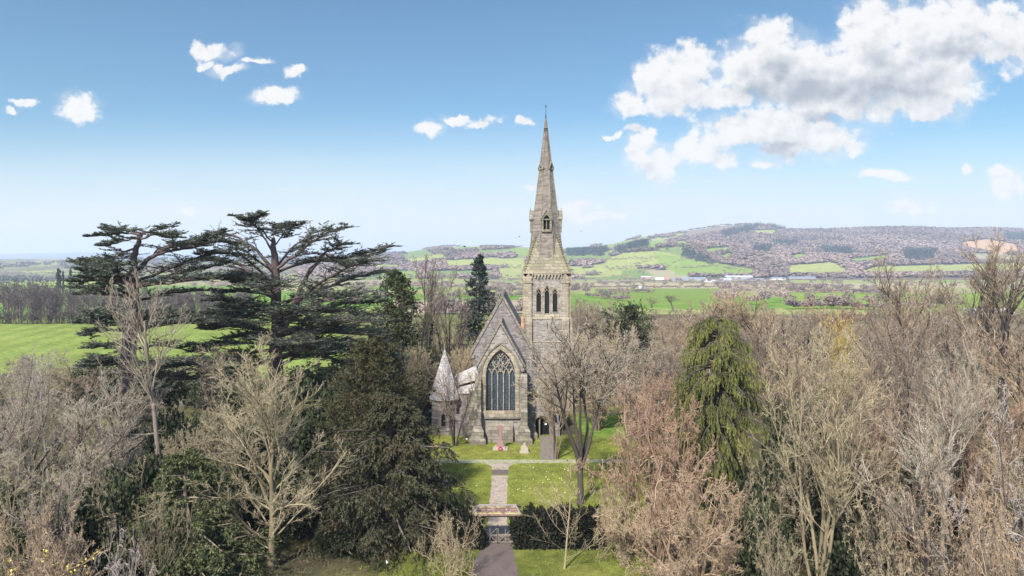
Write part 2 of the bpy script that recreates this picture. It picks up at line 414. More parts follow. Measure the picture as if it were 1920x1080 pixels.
def bush(seed, rx, ry, h, n=6000, leaf=.25, lw=.09, lumps=14):
    """leafy mass made of overlapping domes of leaves, with bare stems inside"""
    rng = np.random.default_rng(seed)
    c = np.stack([rng.uniform(-.75, .75, lumps)*rx, rng.uniform(-.75, .75, lumps)*ry, rng.uniform(.15, .72, lumps)*h], 1)
    rr = rng.uniform(.28, .5, lumps)*min(rx, ry, h)*1.2
    k = rng.integers(0, lumps, n); d = unit(rng.normal(size=(n, 3)))
    pos = c[k]+d*rr[k, None]*rng.uniform(.6, 1.08, (n, 1))
    ok = pos[:, 2] > .02; pos, d, k = pos[ok], d[ok], k[ok]
    tone = np.clip(rng.normal(.45, .2, lumps)[k]+rng.normal(0, .2, len(pos)), 0, 1)
    lv = blades(rng, pos, d*.6+rng.normal(0, .7, pos.shape)+np.array((0, 0, .15)), leaf*rng.uniform(.5, 1.3, len(pos)), lw*rng.uniform(.6, 1.4, len(pos)), tone)
    base = np.stack([c[:, 0]*.25, c[:, 1]*.25, 0*c[:, 0]-.1], 1)
    ln = np.linalg.norm(c-base, axis=1)
    sp, sr = grow(rng, base, unit(c-base), ln, np.full(lumps, .05), 4, .06, 0, .3)
    return tubes(sp, sr, 5, rng), lv

class Kind:
    """one grown plant, kept as two meshes and its own size; placed many times"""
    def __init__(s, name, wood, crown, wm, cm, parts=('trunk', 'crown')):
        s.name, s.parts = name, parts
        s.w = mesh_np(name+'_'+parts[0], *wood[:2], mat=wm, tint=wood[2], smooth=True)
        s.c = mesh_np(name+'_'+parts[1], *crown[:2], mat=cm, tint=crown[2])
        V = crown[0]; s.top = np.percentile(V[:, 2], 99.4); s.hw = np.percentile(np.hypot(V[:, 0], V[:, 1]), 97.5)
    def put(s, px, D, top, wpx, label, cat='tree', group=None, name=None, rz=None, wm=None, cm=None, base=0.0):
        ht = Z(top, D)-base; hw = wpx/2/F*D
        rz = (px*7.13+D*3.7) % 6.283 if rz is None else rz
        o = empty(name or s.name, (X(px, D), D, base), rz, (hw/s.hw, hw/s.hw, ht/s.top))
        tag(o, label, cat, group)
        put(s.parts[0], s.w, o, wm); put(s.parts[1], s.c, o, cm)
        return o
B = lambda k: M['bark_'+k]
# ------------------------------------------------------------------ kinds of leafless tree
def lv(n, a, l, K=3, j=.12, **k): return dict(n=n, a=a, l=l, K=K, j=j, **k)
SPREAD = dict(h=15, r=.30, trunk=.64, sj=.04, levels=(
    lv(27, (1.05, .40), 1, 9, .09, t0=.15, t1=1, shape=([.15, .45, .8, 1], [.56, .66, .64, .60]), tr=.07, S=6, sd=.12, rmin=.045, rt=.2),
    lv(12, .66, .38, 6, .11, tr=.05, S=4, t0=.18, rmin=.019, rt=.25), lv(8, .66, .48, 4, .13, tr=.05, t0=.15, rmin=.0115, rt=.3), lv(6, .62, .6, 3, .14, tr=.04, t0=.1, rmin=.008, rend=.0045)))
FAN = dict(h=17, r=.28, trunk=.80, sj=.03, levels=(
    lv(14, .5, 1, 8, .08, t0=.52, shape=([.5, .8, 1], [.36, .36, .25]), tr=.09, S=5, rmin=.035, rt=.22),
    lv(9, .5, .5, 5, .1, tr=.08, t0=.2, S=4, rmin=.019, rt=.25), lv(7, .52, .5, 4, .11, tr=.07, t0=.12, rmin=.0115, rt=.3), lv(5, .55, .6, 3, .12, tr=.05, rmin=.008, rend=.0045)))
MULTI = dict(h=13, r=.115, stems=5, tilt=.32, trunk=.8, sj=.06, strop=.06, rtip=.2, levels=(
    lv(8, .6, 1, 7, .11, t0=.3, shape=([.3, .6, 1], [.38, .38, .24]), tr=.08, S=5, rmin=.03, rt=.22),
    lv(8, .62, .48, 5, .12, tr=.06, t0=.2, S=4, rmin=.019, rt=.25), lv(6, .64, .5, 4, .13, tr=.05, t0=.12, rmin=.0115, rt=.3), lv(5, .62, .6, 3, .14, tr=.04, rmin=.008, rend=.0045)))
VASE = dict(MULTI, fork=2.6, r=.12, stems=5, tilt=.33, levels=(
    lv(10, .6, 1, 7, .12, t0=.5, shape=([.4, .7, 1], [.42, .38, .24]), tr=.07, S=5, rmin=.03),
    lv(9, .65, .45, 5, .14, tr=.05, t0=.2, S=4, rmin=.02), lv(8, .68, .48, 4, .15, tr=.04, t0=.12, rmin=.0115, rt=.3), lv(6, .7, .55, 3, .16, tr=.03, rmin=.008, rend=.0045)))
BUSHY = dict(h=9, r=.11, stems=9, tilt=.6, trunk=.6, sj=.12, strop=.045, rtip=.2, levels=(
    lv(7, .8, .62, 6, .15, t0=.12, tr=.03, S=4, rmin=.03),
    lv(9, .85, .5, 5, .17, tr=.02, t0=.15, rmin=.019), lv(7, .85, .52, 4, .19, tr=.01, t0=.1, rmin=.0115, rt=.3), lv(6, .85, .6, 3, .2, tr=0, rmin=.008, rend=.0045)))
THIN = dict(h=11, r=.10, stems=6, tilt=.5, trunk=.8, sj=.09, strop=.05, rtip=.2, levels=(
    lv(7, .7, .5, 7, .12, t0=.15, tr=.05, S=5, rmin=.03, rt=.22), lv(7, .8, .5, 5, .15, tr=.03, t0=.15, rmin=.02, rt=.25), lv(5, .85, .5, 4, .18, tr=.02, rmin=.0125, rt=.3), lv(5, .85, .6, 3, .2, tr=.0, rmin=.009, rend=.005)))
SLENDER = dict(h=18, r=.19, trunk=.93, sj=.03, levels=(
    lv(20, .6, 1, 7, .1, t0=.33, shape=([.3, .5, .8, 1], [.2, .29, .24, .1]), tr=.08, S=5, rmin=.035, rt=.22),
    lv(8, .62, .45, 5, .12, tr=.06, t0=.2, rmin=.019, rt=.25), lv(6, .64, .48, 3, .14, tr=.05, rmin=.0115, rt=.3), lv(6, .65, .55, 2, .15, tr=.03, rmin=.008, rend=.0045)))
SAPLING = dict(h=7, r=.045, trunk=.98, sj=.012, strop=.1, levels=(
    lv(26, .80, 1, 7, .05, t0=.08, shape=([.08, .3, .6, 1], [.50, .44, .16, .05]), tr=.15, S=4, sd=.1, r=.3, rt=.25, rmin=.009),
    lv(8, .5, .42, 4, .09, tr=.07, rmin=.006, rend=.004), lv(4, .55, .45, 2, .12, rmin=.005, rend=.003)))
GNARL = dict(h=4, r=.032, stems=9, tilt=.7, trunk=.8, sj=.18, strop=.03, levels=(
    lv(10, .8, .55, 5, .2, t0=.2, tr=-.01, S=4, rmin=.012, rt=.25), lv(8, .85, .5, 4, .24, tr=-.03, rmin=.007), lv(5, .85, .55, 3, .26, tr=-.02, rmin=.006, rend=.0035)))
WEEP = dict(h=4, r=.05, stems=9, tilt=.7, trunk=.85, sj=.1, strop=.02, levels=(
    lv(10, .6, .7, 7, .10, t0=.3, tr=-.12, S=4, rmin=.016), lv(7, .5, .55, 5, .11, tr=-.14, rmin=.011), lv(4, .5, .55, 4, .12, tr=-.12, rmin=.009, rend=.006)))
K_ = {}
def kind(key, name, spec, seed, mat, **kw):
    s = dict(spec); s.update(kw); K_[key] = Kind(name, *bare(seed, **s), B(mat), B(mat))
kind('spread', 'bare_spreading_tree', SPREAD, 4, 'olive', h=15.5)
kind('spread2', 'bare_spreading_tree', SPREAD, 11, 'lilac', sj=.06)
kind('spread3', 'bare_spreading_tree', SPREAD, 27, 'purple', trunk=.58)
kind('fan', 'bare_ash_tree', FAN, 5, 'grey')
kind('fan2', 'bare_ash_tree', FAN, 19, 'purple', trunk=.72)
kind('multi', 'bare_multistem_tree', MULTI, 6, 'brown')
kind('multi2', 'bare_multistem_tree', MULTI, 14, 'olive', stems=6, tilt=.24)
kind('bushy', 'bare_bushy_tree', BUSHY, 8, 'pink')
kind('bushy2', 'bare_bushy_tree', BUSHY, 21, 'tan', tilt=.45)
kind('vase', 'bare_multistem_tree', VASE, 33, 'brown')
kind('thin', 'bare_multistem_tree', THIN, 35, 'olive')
kind('thin2', 'bare_multistem_tree', THIN, 36, 'pale', tilt=.65)
kind('slender', 'bare_slender_tree', SLENDER, 9, 'brown')
kind('slender2', 'bare_slender_tree', SLENDER, 23, 'grey', sj=.05)
kind('sapling', 'bare_sapling', SAPLING, 10, 'pale')
kind('gnarl', 'twiggy_shrub', GNARL, 12, 'tan')
kind('weep', 'weeping_shrub', WEEP, 13, 'pale')

def tree(key, px, D, top, w, mat, label, group=None, cat='tree', wmat=None, **k):
    m = B(mat) if mat else None
    if wmat is None and group: wmat = (None, 'dark', 'brown', None, 'dark')[int(px*3+D) % 5]
    return K_[key].put(px, D, top, w, label, cat, group, wm=B(wmat) if wmat else m, cm=m, **k)

# ---- left of the churchyard
tree('spread', 508, 45, 636, 345, 'olive', 'olive grey bare tree with a wide rounded crown, left of the dark yew', rz=1.2)
tree('fan', 302, 56, 508, 195, 'grey', 'tall bare tree with a long clean trunk and fan of branches, beside the left cedar')
G1 = 'leafless trees massed on the left'
tree('spread2', 62, 50, 668, 235, 'lilac', 'pale lilac grey bare tree against the bright green field, second in from the left edge', G1)
tree('slender2', 92, 62, 655, 110, 'pale', 'slim silvery white birch standing up before the bright green field', G1)
tree('spread3', 205, 54, 690, 210, 'lilac', 'pale lilac bare tree just left of the big cedar trunk', G1)
tree('spread2', -45, 44, 728, 260, 'grey', 'bare tree cut by the left edge of the picture, halfway up', G1, rz=2)
tree('thin', 150, 46, 770, 240, 'grey', 'many stemmed grey bare tree above the yellow catkin shrub', G1)
tree('thin', 20, 38, 815, 240, 'olive', 'olive grey bare tree at the left edge above the yellow catkins', G1)
tree('thin2', 225, 42, 835, 260, 'olive', 'low spreading bare tree with crooked olive branches over dark laurels', G1, rz=3.3)
tree('bushy2', 345, 52, 800, 150, 'olive', 'low bushy bare tree between the tall clean trunk and the wide olive tree', G1)
tree('slender', 395, 62, 645, 130, 'brown', 'thin brown bare tree behind the left edge of the wide olive crown', G1)
tree('fan2', 130, 68, 690, 160, 'brown', 'brown bare tree behind the pale lilac ones, before the green field', G1)
tree('multi', -70, 60, 700, 200, 'lilac', 'lilac bare tree just entering the picture at the left, below the green field', G1)
tree('bushy2', 250, 60, 745, 170, 'lilac', 'low pale twiggy tree around the foot of the big left cedar', G1)
tree('weep', 228, 34, 985, 120, 'pale', 'silvery drooping shrub with arching twigs at the bottom left', cat='shrub')
tree('bushy', 70, 33, 955, 230, 'pink', 'pinkish twiggy shrub behind the yellow catkins in the bottom left corner', cat='shrub', name='twiggy_bush')
tree('gnarl', 842, 43.5, 945, 125, 'tan', 'straw coloured twisted shrub in front of the left hedge', cat='shrub')

# ---- behind, between the cedars and the church
G2 = 'tall thin bare trees between the cedar and the church'
tree('slender2', 779, 92, 476, 95, 'umber', 'tall thin bare tree with a pale trunk, left of the ivy clad one', G2)
ivy = tree('slender', 803, 96, 482, 90, 'umber', 'tall bare tree whose trunk is wrapped in dark ivy', G2)
tree('multi', 848, 100, 498, 110, 'umber', 'bare tree forking low in a wide V, left of the dark spruce', G2)
tree('multi', 852, 75, 662, 130, 'brown', 'dark stemmed bare tree in front of the pale turret roof', wmat='dark')
tree('bushy2', 780, 84, 640, 110, 'tan', 'low straw twigged tree behind the pale turret, left side')
tree('bushy2', 872, 93, 645, 95, 'tan', 'low straw twigged tree between the turret and the gable', rz=1)
tree('bushy', 830, 112, 600, 150, 'brown', 'brown scrubby tree behind the ivy clad trunk')

# ---- right of the church
tree('vase', 1088, 57, 604, 245, 'grey', 'bare vase shaped tree with dark forked stems on the lawn right of the church', rz=2.2, wmat='dark')
tree('multi2', 1042, 70, 664, 120, 'tan', 'slim many stemmed tree in front of the tower base', wmat='brown')
G3 = 'leafless trees massed right of the tower'
tree('bushy2', 1120, 82, 612, 150, 'tan', 'twiggy bare tree beside the tower, behind the dark stemmed tree', G3)
tree('multi2', 1190, 78, 632, 190, 'grey', 'grey bare tree in front of the round topped yew', G3)
tree('bushy2', 1232, 66, 690, 170, 'russet', 'low russet twiggy tree between the dark stems and the weeping cypress', G3)
tree('spread3', 1255, 92, 598, 190, 'pink', 'pinkish bare tree left of the weeping cypress tip', G3)
tree('fan2', 1335, 96, 548, 210, 'pink', 'upright pinkish bare tree rising behind the weeping cypress', G3)
tree('fan', 1425, 98, 540, 200, 'pink', 'upright pinkish bare tree behind the right shoulder of the weeping cypress', G3)
tree('multi2', 1495, 86, 585, 190, 'purple', 'purple brown bare tree between the cypress and the yellow willow', G3)
tree('spread2', 1090, 118, 575, 150, 'brown', 'brown bare tree beyond the tower, beside its right buttress', G3)
tree('spread3', 1150, 128, 572, 150, 'grey', 'grey bare tree beyond the round topped yew, near the green field', G3)
tree('spread', 1580, 92, 588, 110, 'yellow', 'yellow twigged willow glowing among brown trees on the right')
tree('bushy', 1230, 47, 738, 270, 'russet', 'dense pinkish tan hazel left of the weeping cypress')
tree('bushy', 1300, 41, 885, 300, 'pink', 'lower pinkish tan hazel at the bottom, under the weeping cypress', rz=2.5)
tree('bushy', 1172, 46.5, 905, 140, 'tan', 'straw tan hazel over the right end of the hedge', rz=4.0)
tree('sapling', 1058, 45, 855, 190, 'tan', 'young sapling with a straight pale stem in front of the right hedge', rz=.4)
tree('multi2', 1535, 39.5, 612, 265, 'olive', 'tall olive grey tree of several stems, right of the weeping cypress', rz=.9)
G4 = 'leafless trees massed on the right'
tree('thin', 1462, 43, 800, 150, 'olive', 'olive twigged thin tree just right of the weeping cypress foot', G4)
tree('multi', 1640, 50, 600, 240, 'umber', 'dark brown bare tree right of the tall olive grey stems', G4)
tree('spread3', 1705, 56, 555, 230, 'purple', 'purple brown bare tree with a broad crown below the quarry', G4)
tree('fan2', 1722, 64, 474, 170, 'brown', 'slim bare tree standing above the crowd, left of two taller ones', G4)
tree('fan', 1800, 62, 436, 215, 'brown', 'very tall slim bare tree in front of the quarry', G4)
tree('fan2', 1880, 60, 430, 220, 'brown', 'very tall dark trunked bare tree near the right edge', G4, rz=1, wmat='dark')
tree('spread2', 1812, 48, 610, 250, 'lilac', 'lilac bare tree low in front of the two very tall ones', G4)
tree('fan2', 1915, 46, 590, 240, 'pink', 'pinkish bare tree cut by the right edge, below the tall dark trunk', G4)
tree('fan', 1768, 39, 690, 260, 'lilac', 'bare tree with long pale diagonal branches on the right', G4)
tree('thin', 1668, 38, 775, 240, 'purple', 'purple brown twiggy tree right of the olive grey stems, halfway down', G4)
tree('thin2', 1885, 31, 735, 360, 'pale', 'silvery bare tree with pale branches at the right edge', G4, rz=.5)
tree('thin', 1790, 31, 845, 300, 'pink', 'pinkish thin branched tree at the bottom right', G4)
tree('thin2', 1668, 32, 900, 240, 'tan', 'tan twiggy tree at the bottom, right of the olive grey stems', G4, rz=1.5)
tree('bushy', 1900, 27, 935, 300, 'pink', 'pinkish twiggy tree in the bottom right corner', G4, rz=3)
tree('thin2', 1462, 36, 905, 190, 'olive', 'crooked olive branched tree at the bottom between hazel and olive stems', G4)
tree('spread3', 1570, 62, 640, 200, 'tan', 'straw tan bare tree below the yellow willow', G4)

# ---- more of the crowd
for key, px, D, top, w, mat, lab, g in [
    ('multi', -20, 95, 668, 150, 'lilac', 'lilac twigged tree at the left edge on the rim of the green field', G1), ('bushy2', 70, 100, 660, 140, 'grey', 'low grey tree on the rim of the green field behind the white birch', G1),
    ('multi2', 150, 98, 672, 150, 'olive', 'low olive tree on the rim of the green field, left of the cedar trunk', G1), ('bushy', 330, 100, 672, 120, 'lilac', 'low lilac tree on the rim of the green field, between the two cedar trunks', G1),
    ('bushy2', 400, 98, 690, 110, 'grey', 'low grey tree at the rim of the green field beside the olive crown', G1), ('spread', -10, 56, 740, 200, 'lilac', 'lilac bare tree with a broad crown at the left edge, above the low olive one', G1),
    ('fan2', 160, 47, 720, 170, 'lilac', 'upright lilac tree between the left edge and the ragged cedar trunk', G1), ('spread3', 110, 36, 860, 200, 'grey', 'low grey tree just behind the yellow catkin shrub', G1),
    ('thin', 300, 40, 900, 120, 'olive', 'olive twiggy bush left of the feathery conifer', G1), ('multi2', 410, 54, 760, 120, 'olive', 'thin olive many stemmed tree at the left of the wide olive crown', G1),
    ('multi', 1222, 300, 556, 34, 'umber', 'small dark tree at the near edge of the bright green valley field, left one', None), ('fan2', 1262, 285, 552, 46, 'umber', 'dark leafless tree clump at the near edge of the bright green valley field', None), ('multi2', 1555, 330, 555, 50, 'umber', 'dark leafless tree in the green field above the yellow willow', None),
    ('fan2', 1560, 100, 560, 170, 'russet', 'pinkish bare tree beyond the yellow willow, left side', G4), ('spread3', 1640, 92, 568, 180, 'umber', 'dark brown bare tree beyond the yellow willow, right side', G4),
    ('multi2', 1700, 88, 560, 190, 'russet', 'russet bare tree behind the slim one below the quarry', G4), ('spread2', 1775, 84, 548, 190, 'purple', 'purple brown bare tree standing behind the foot of the very tall slim tree', G4),
    ('fan', 1850, 84, 540, 180, 'umber', 'dark brown bare tree behind the tall dark trunk, its left side', G4), ('spread', 1930, 80, 545, 190, 'lilac', 'lilac bare tree at the right edge behind the tall dark trunk', G4),
    ('multi', 1560, 54, 700, 200, 'umber', 'dark brown many stemmed tree behind the olive grey stems, right side', G4), ('spread2', 1650, 44, 690, 220, 'pink', 'pinkish bare tree in the middle of the crowd on the right', G4),
    ('multi2', 1840, 42, 700, 220, 'russet', 'russet many stemmed tree right of the long pale diagonal branches', G4), ('fan2', 1725, 34, 800, 220, 'lilac', 'lilac upright tree over the tan bushes at the bottom right', G4),
    ('spread', 1940, 36, 830, 220, 'tan', 'tan bare tree cut by the right edge near the bottom', G4), ('bushy', 1410, 90, 610, 130, 'umber', 'dark brown twiggy tree tucked behind the right flank of the weeping cypress', G3),
    ('multi2', 1470, 66, 640, 170, 'pink', 'pinkish many stemmed tree right beside the weeping cypress', G3), ('bushy2', 1160, 95, 620, 150, 'tan', 'tan twiggy tree under the round topped yew', G3), ('bushy2', 1265, 78, 650, 150, 'umber', 'dark brown twiggy tree against the left flank of the weeping cypress', G3)]:
    tree(key, px, D, top, w, mat, lab, g)

# ---- ivy round the trunk (part of its tree)
rng = np.random.default_rng(3)
n = 2600; tz = rng.random(n)**.9; a = rng.random(n)*6.283
sx, sz = ivy.scale[0], ivy.scale[2]; rad_ = (.55+.55*np.sin(tz*9)**2)*(1.1-.6*tz)*rng.uniform(.5, 1, n)
pos = np.stack([np.cos(a)*rad_/sx, np.sin(a)*rad_/sx, (.3+tz*12.5)/sz], 1)
put('ivy', mesh_np('ivy', *blades(rng, pos, rng.normal(size=(n, 3))+np.array((0, 0, -.4)), .4, .16)[:2], mat=M['leaf_ivy'], tint=np.repeat(rng.random(n), 4)), ivy)

# ---- yellow catkin shrub
rng = np.random.default_rng(5)
cw, cc = bare(31, **GNARL)
o = empty('catkin_shrub', (X(75, 30.5), 30.5, 0), 0, (1.9, 1.9, 2.35)); tag(o, 'shrub dotted with yellow catkins in the bottom left corner', 'shrub')
put('stem', mesh_np('stem', *cw[:2], mat=B('pink'), tint=cw[2]), o); put('twigs', mesh_np('twigs', *cc[:2], mat=B('pink'), tint=cc[2]), o)
V = cc[0]; k = rng.integers(0, len(V), 420); cl = np.repeat(V[k], 3, 0)+rng.normal(0, .03, (1260, 3))
put('catkins', mesh_np('catkins', *blades(rng, cl, rng.normal(size=cl.shape), .055, .022)[:2], mat=M['blossom'], tint=np.repeat(rng.random(len(cl)), 4)), o)

# ------------------------------------------------------------------ evergreens
def ever(name, px, D, label, wood, lf, wm, lm, sx=1.0, cat='tree', group=None, parts=('trunk', 'crown'), rz=0.0):
    o = empty(name, (X(px, D), D, 0), rz); tag(o, label, cat, group)
    put(parts[0], mesh_np(parts[0], *wood[:2], mat=wm, tint=wood[2], smooth=True), o)
    put(parts[1], mesh_np(parts[1], *lf[:2], mat=lm, tint=lf[2]), o); return o

# dark yew left of the path, with its bronzed second crown behind
yp = lambda t: float(np.interp(t, [0, .12, .3, .55, .8, 1], [2.6, 3.7, 4.9, 3.9, 2.4, .5]))
ever('yew_tree', 728, 49, 'large dark brownish yew with ragged skirts beside the lawn', *conifer(3, 10.6, yp, 150, pitch=.12, droop=-.05, nsub=9, subl=.36, nleaf=15, leaf=.22, lw=.04, ldroop=-.35, irr=.22, third=5, r=.5), B('dark'), M['leaf_yew'])
yp2 = lambda t: float(np.interp(t, [0, .2, .5, .8, 1], [3.2, 4.0, 3.9, 2.9, 1.0]))
ever('yew_tree', 706, 56, 'rounded bronze green yew top behind the dark yew', *conifer(8, 13.0, yp2, 130, pitch=.35, nsub=9, subl=.36, nleaf=13, leaf=.21, lw=.04, ldroop=.05, irr=.15, third=4, r=.45), B('dark'), M['leaf_yew_top'])
# low feathery conifer under the bare trees on the left
hp = lambda t: float(np.interp(t, [0, .15, .5, 1], [4.2, 5.0, 3.2, .3]))
ever('hemlock_tree', 345, 43, 'low feathery green conifer with layered sprays, left of the wide olive tree', *conifer(12, 8.4, hp, 80, pitch=.05, droop=-.05, nsub=11, subl=.42, subflat=.12, nleaf=8, leaf=.25, lw=.045, ldroop=-.2, irr=.2, third=6, r=.3), B('brown'), M['leaf_hemlock'])
# dark spruce and broad conifer behind the church
sp = lambda t: float(np.interp(t, [0, .2, .6, .9, 1], [3.6, 3.4, 2.3, .9, .15]))
ever('spruce_tree', 899, 111, 'dark pointed spruce behind the church gable', *conifer(15, Z(479, 112), sp, 150, pitch=.02, droop=-.02, nsub=10, subl=.38, subflat=.3, nleaf=11, leaf=.42, lw=.085, ldroop=-.25, irr=.25, r=.3), B('dark'), M['leaf_spruce'])
cp = lambda t: float(np.interp(t, [0, .3, .75, .93, 1], [4.0, 3.8, 3.2, 1.3, .2]))
ever('conifer_tree', 742, 97, 'broad mid green conifer with a small spire tip, right of the cedars', *conifer(16, Z(508, 97), cp, 190, pitch=.25, nsub=10, subl=.38, subflat=.5, nleaf=11, leaf=.4, lw=.09, ldroop=-.1, irr=.22, r=.3), B('brown'), M['leaf_fir'])
ever('yew_tree', 1182, 112, 'round topped dark yew rising among bare trees right of the tower', *conifer(18, Z(580, 112), lambda t: float(np.interp(t, [0, .5, .8, .93, 1], [3.5, 4.2, 3.9, 2.1, .4])), 130, pitch=.45, nsub=8, subl=.34, nleaf=8, leaf=.4, lw=.11, ldroop=.1, irr=.3, r=.3), B('dark'), M['leaf_fir'])
# blue grey cedar skirts beside the big cedar
bp_ = lambda t: float(np.interp(t, [0, .3, .7, 1], [6.0, 5.6, 3.0, .4]))
ever('blue_cedar', 708, 84, 'blue grey cedar with level sprays between the big cedar and the turret', *conifer(20, 11.2, bp_, 60, pitch=.05, droop=-.01, nsub=11, subl=.42, subflat=.06, nleaf=6, leaf=.38, lw=.09, ldroop=-.12, irr=.3, third=5, r=.35), B('cedar'), M['leaf_blue'])
ever('blue_cedar', 905, 104, 'low blue grey conifer at the foot of the dark spruce', *conifer(22, 7.6, lambda t: float(np.interp(t, [0, .4, 1], [4.2, 3.7, .3])), 50, pitch=.05, nsub=9, subl=.42, subflat=.1, nleaf=7, leaf=.4, lw=.1, ldroop=-.12, irr=.25, r=.25), B('cedar'), M['leaf_cedar'])

# weeping cypress: shoots arch out of the trunk and hang
def weeping(seed, h, prof, nb, nstr):
    rng = np.random.default_rng(seed)
    tp, tr_ = grow(rng, np.array([[0, 0, -.2]]), UP[None], np.array([h]), np.array([.38]), 12, .012, .2, .1)
    wood = [tubes(tp, tr_, 8, rng, np.array([.3]))]
    t = .27+.73*(np.arange(nb)+rng.random(nb))/nb; t = np.clip(t, 0, .995); f = t*12; i = np.minimum(f.astype(int), 11); a = (f-i)[:, None]
    pos = tp[0, i]*(1-a)+tp[0, i+1]*a; az = rng.random(nb)*6.283
    ln = np.array([prof(x) for x in t])*np.clip(1+.16*np.sin(az*4+t*8)+rng.normal(0, .16, nb), .5, 1.4)
    d = unit(np.stack([np.cos(az), np.sin(az), np.full(nb, .42)], 1))
    bp, br_ = grow(rng, pos, d, ln*1.12, .02+ln*.015, 6, .05, -.15, .25); wood.append(tubes(bp, br_, 4, rng))
    idx, tt, p2, d2, r2 = kids(rng, bp, br_, nstr, .35, 1, .6, .3, .3)
    L2 = rng.uniform(.45, 1.15, len(idx))*(.55+.45*tt); tone0 = np.clip(rng.normal(.42, .16, nb), 0, 1)[idx]
    d2 = unit(d2*.8+np.array((0, 0, -.5))); st, sr = grow(rng, p2, d2, L2, np.full(len(L2), .012), 4, .08, -.55, .4)
    wood.append(tubes(st, sr, 3, rng))
    ls = []
    idx2, tt2, p3, d3, _ = kids(rng, st, sr, 30, 0, 1, .38, .25, .4)
    tone = np.clip(tone0[idx2]+.35*(tt2-.4)+rng.normal(0, .14, len(idx2)), 0, 1)
    ls.append(blades(rng, p3, d3+np.array((0, 0, -.7)), .22*rng.uniform(.6, 1.3, len(p3)), .021*rng.uniform(.6, 1.3, len(p3)), tone))
    return join(wood), join(ls)
wp = lambda t: float(np.interp(t, [0, .3, .42, .57, .75, .9, 1], [.6, 1.1, 2.5, 2.95, 2.6, 1.9, .7]))
ever('weeping_cypress', 1347, 51, 'weeping cypress hung with golden green drooping sprays, right of the church', *weeping(7, Z(585, 51), wp, 330, 14), B('dark'), M['leaf_cypress'])

# ------------------------------------------------------------------ the two old cedars: limbs follow the photographed habit
def cedar(name, label, D, base, trunks, limbs, seed, r0=.6, lm='leaf_cedar', pl=1.0, extra=()):
    """trunks / limbs: lists of (px, py, extra depth) points; limbs carry flat plates of foliage"""
    rng = np.random.default_rng(seed)
    w = lambda q: np.array((X(q[0], D+q[2])-base[0], D+q[2]-base[1], Z(q[1]+6, D+q[2])))
    def curve(qs, n):
        p = np.array([w(q) for q in qs]); s = np.linspace(0, len(p)-1, n+1)
        out = np.stack([np.interp(s, np.arange(len(p)), p[:, k]) for k in range(3)], 1)
        for _ in range(2): out[1:-1] = (out[:-2]+2*out[1:-1]+out[2:])/4
        out[1:-1] += rng.normal(0, .07, out[1:-1].shape); return out
    wood = []
    for qs, ra, rb in trunks:
        c = curve(qs, 16)[None]; wood.append(tubes(c, np.linspace(ra, rb, 17)[None], 10, rng, np.array([.45])))
    for (n_, xc, yr, xr) in extra:
        for _ in range(n_):
            ya = rng.uniform(*yr); sg = rng.choice((-1, 1)); xe = xc+(xr[1]-xc if sg > 0 else xr[0]-xc)*rng.uniform(.45, 1.0); dd = rng.uniform(-9, 7); yb = ya-rng.uniform(5, 28)
            limbs = limbs+[[(xc, ya, 0), (xc+(xe-xc)*.35, yb, dd*.5), (xc+(xe-xc)*.7, yb-2, dd*.85), (xe, yb+rng.uniform(-4, 12), dd), 1]]
    pts = np.array([curve(q[:-1], 10) for q in limbs]); wt = np.array([q[-1] for q in limbs], float)
    ln = np.linalg.norm(np.diff(pts, axis=1), axis=2).sum(1)
    rad = np.clip(ln*.018, .05, .22)[:, None]*np.linspace(1, .22, 11)[None]
    wood.append(tubes(pts, rad, 6, rng))
    lvs = []
    # side boughs lie nearly level
    idx, t, p, d, rr = kids(rng, pts, rad, 32, .2, 1, .95, .3, .10)
    k = rng.random(len(idx)) < wt[idx]; idx, t, p, d, rr = idx[k], t[k], p[k], d[k], rr[k]
    d[:, 2] = d[:, 2]*.25+.13
    l2 = np.clip(ln[idx]*.3*(1.15-.8*t), .5, 3.0)*rng.uniform(.5, 1.25, len(idx))*pl
    b2, r2 = grow(rng, p, unit(d), l2, np.clip(rr*.5, .015, .07), 4, .07, .01, .3); wood.append(tubes(b2, r2, 4, rng))
    tone0 = np.clip(rng.normal(.4, .16, len(idx)), 0, 1)
    idx3, t3, p3, d3, r3 = kids(rng, b2, r2, 7, .12, 1, .8, .3, .10)
    d3[:, 2] = d3[:, 2]*.25+.12
    l3 = l2[idx3]*.42*rng.uniform(.5, 1.3, len(idx3))+.15
    b3, r3 = grow(rng, p3, unit(d3), l3, np.full(len(l3), .014), 2, .08, .01, .4); wood.append(tubes(b3, r3, 3, rng))
    for q, qr, n, tn in ((b3, r3, 14, tone0[idx3]), (b2, r2, 9, tone0)):
        i4, t4, p4, d4, _ = kids(rng, q, qr, n, .05, 1, .7, .4, .5)
        d4[:, 2] = d4[:, 2]*.2+.16
        lvs.append(blades(rng, p4, d4, .32*rng.uniform(.5, 1.3, len(p4)), .042*rng.uniform(.6, 1.4, len(p4)), np.clip(tn[i4]+rng.normal(0, .16, len(p4)), 0, 1)))
    o = empty(name, (base[0], base[1], 0)); tag(o, label, 'tree')
    wv = join(wood); lf = join(lvs)
    put('trunk', mesh_np('trunk', *wv[:2], mat=B('cedar'), tint=wv[2], smooth=True), o)
    put('crown', mesh_np('crown', *lf[:2], mat=M[lm], tint=lf[2]), o)

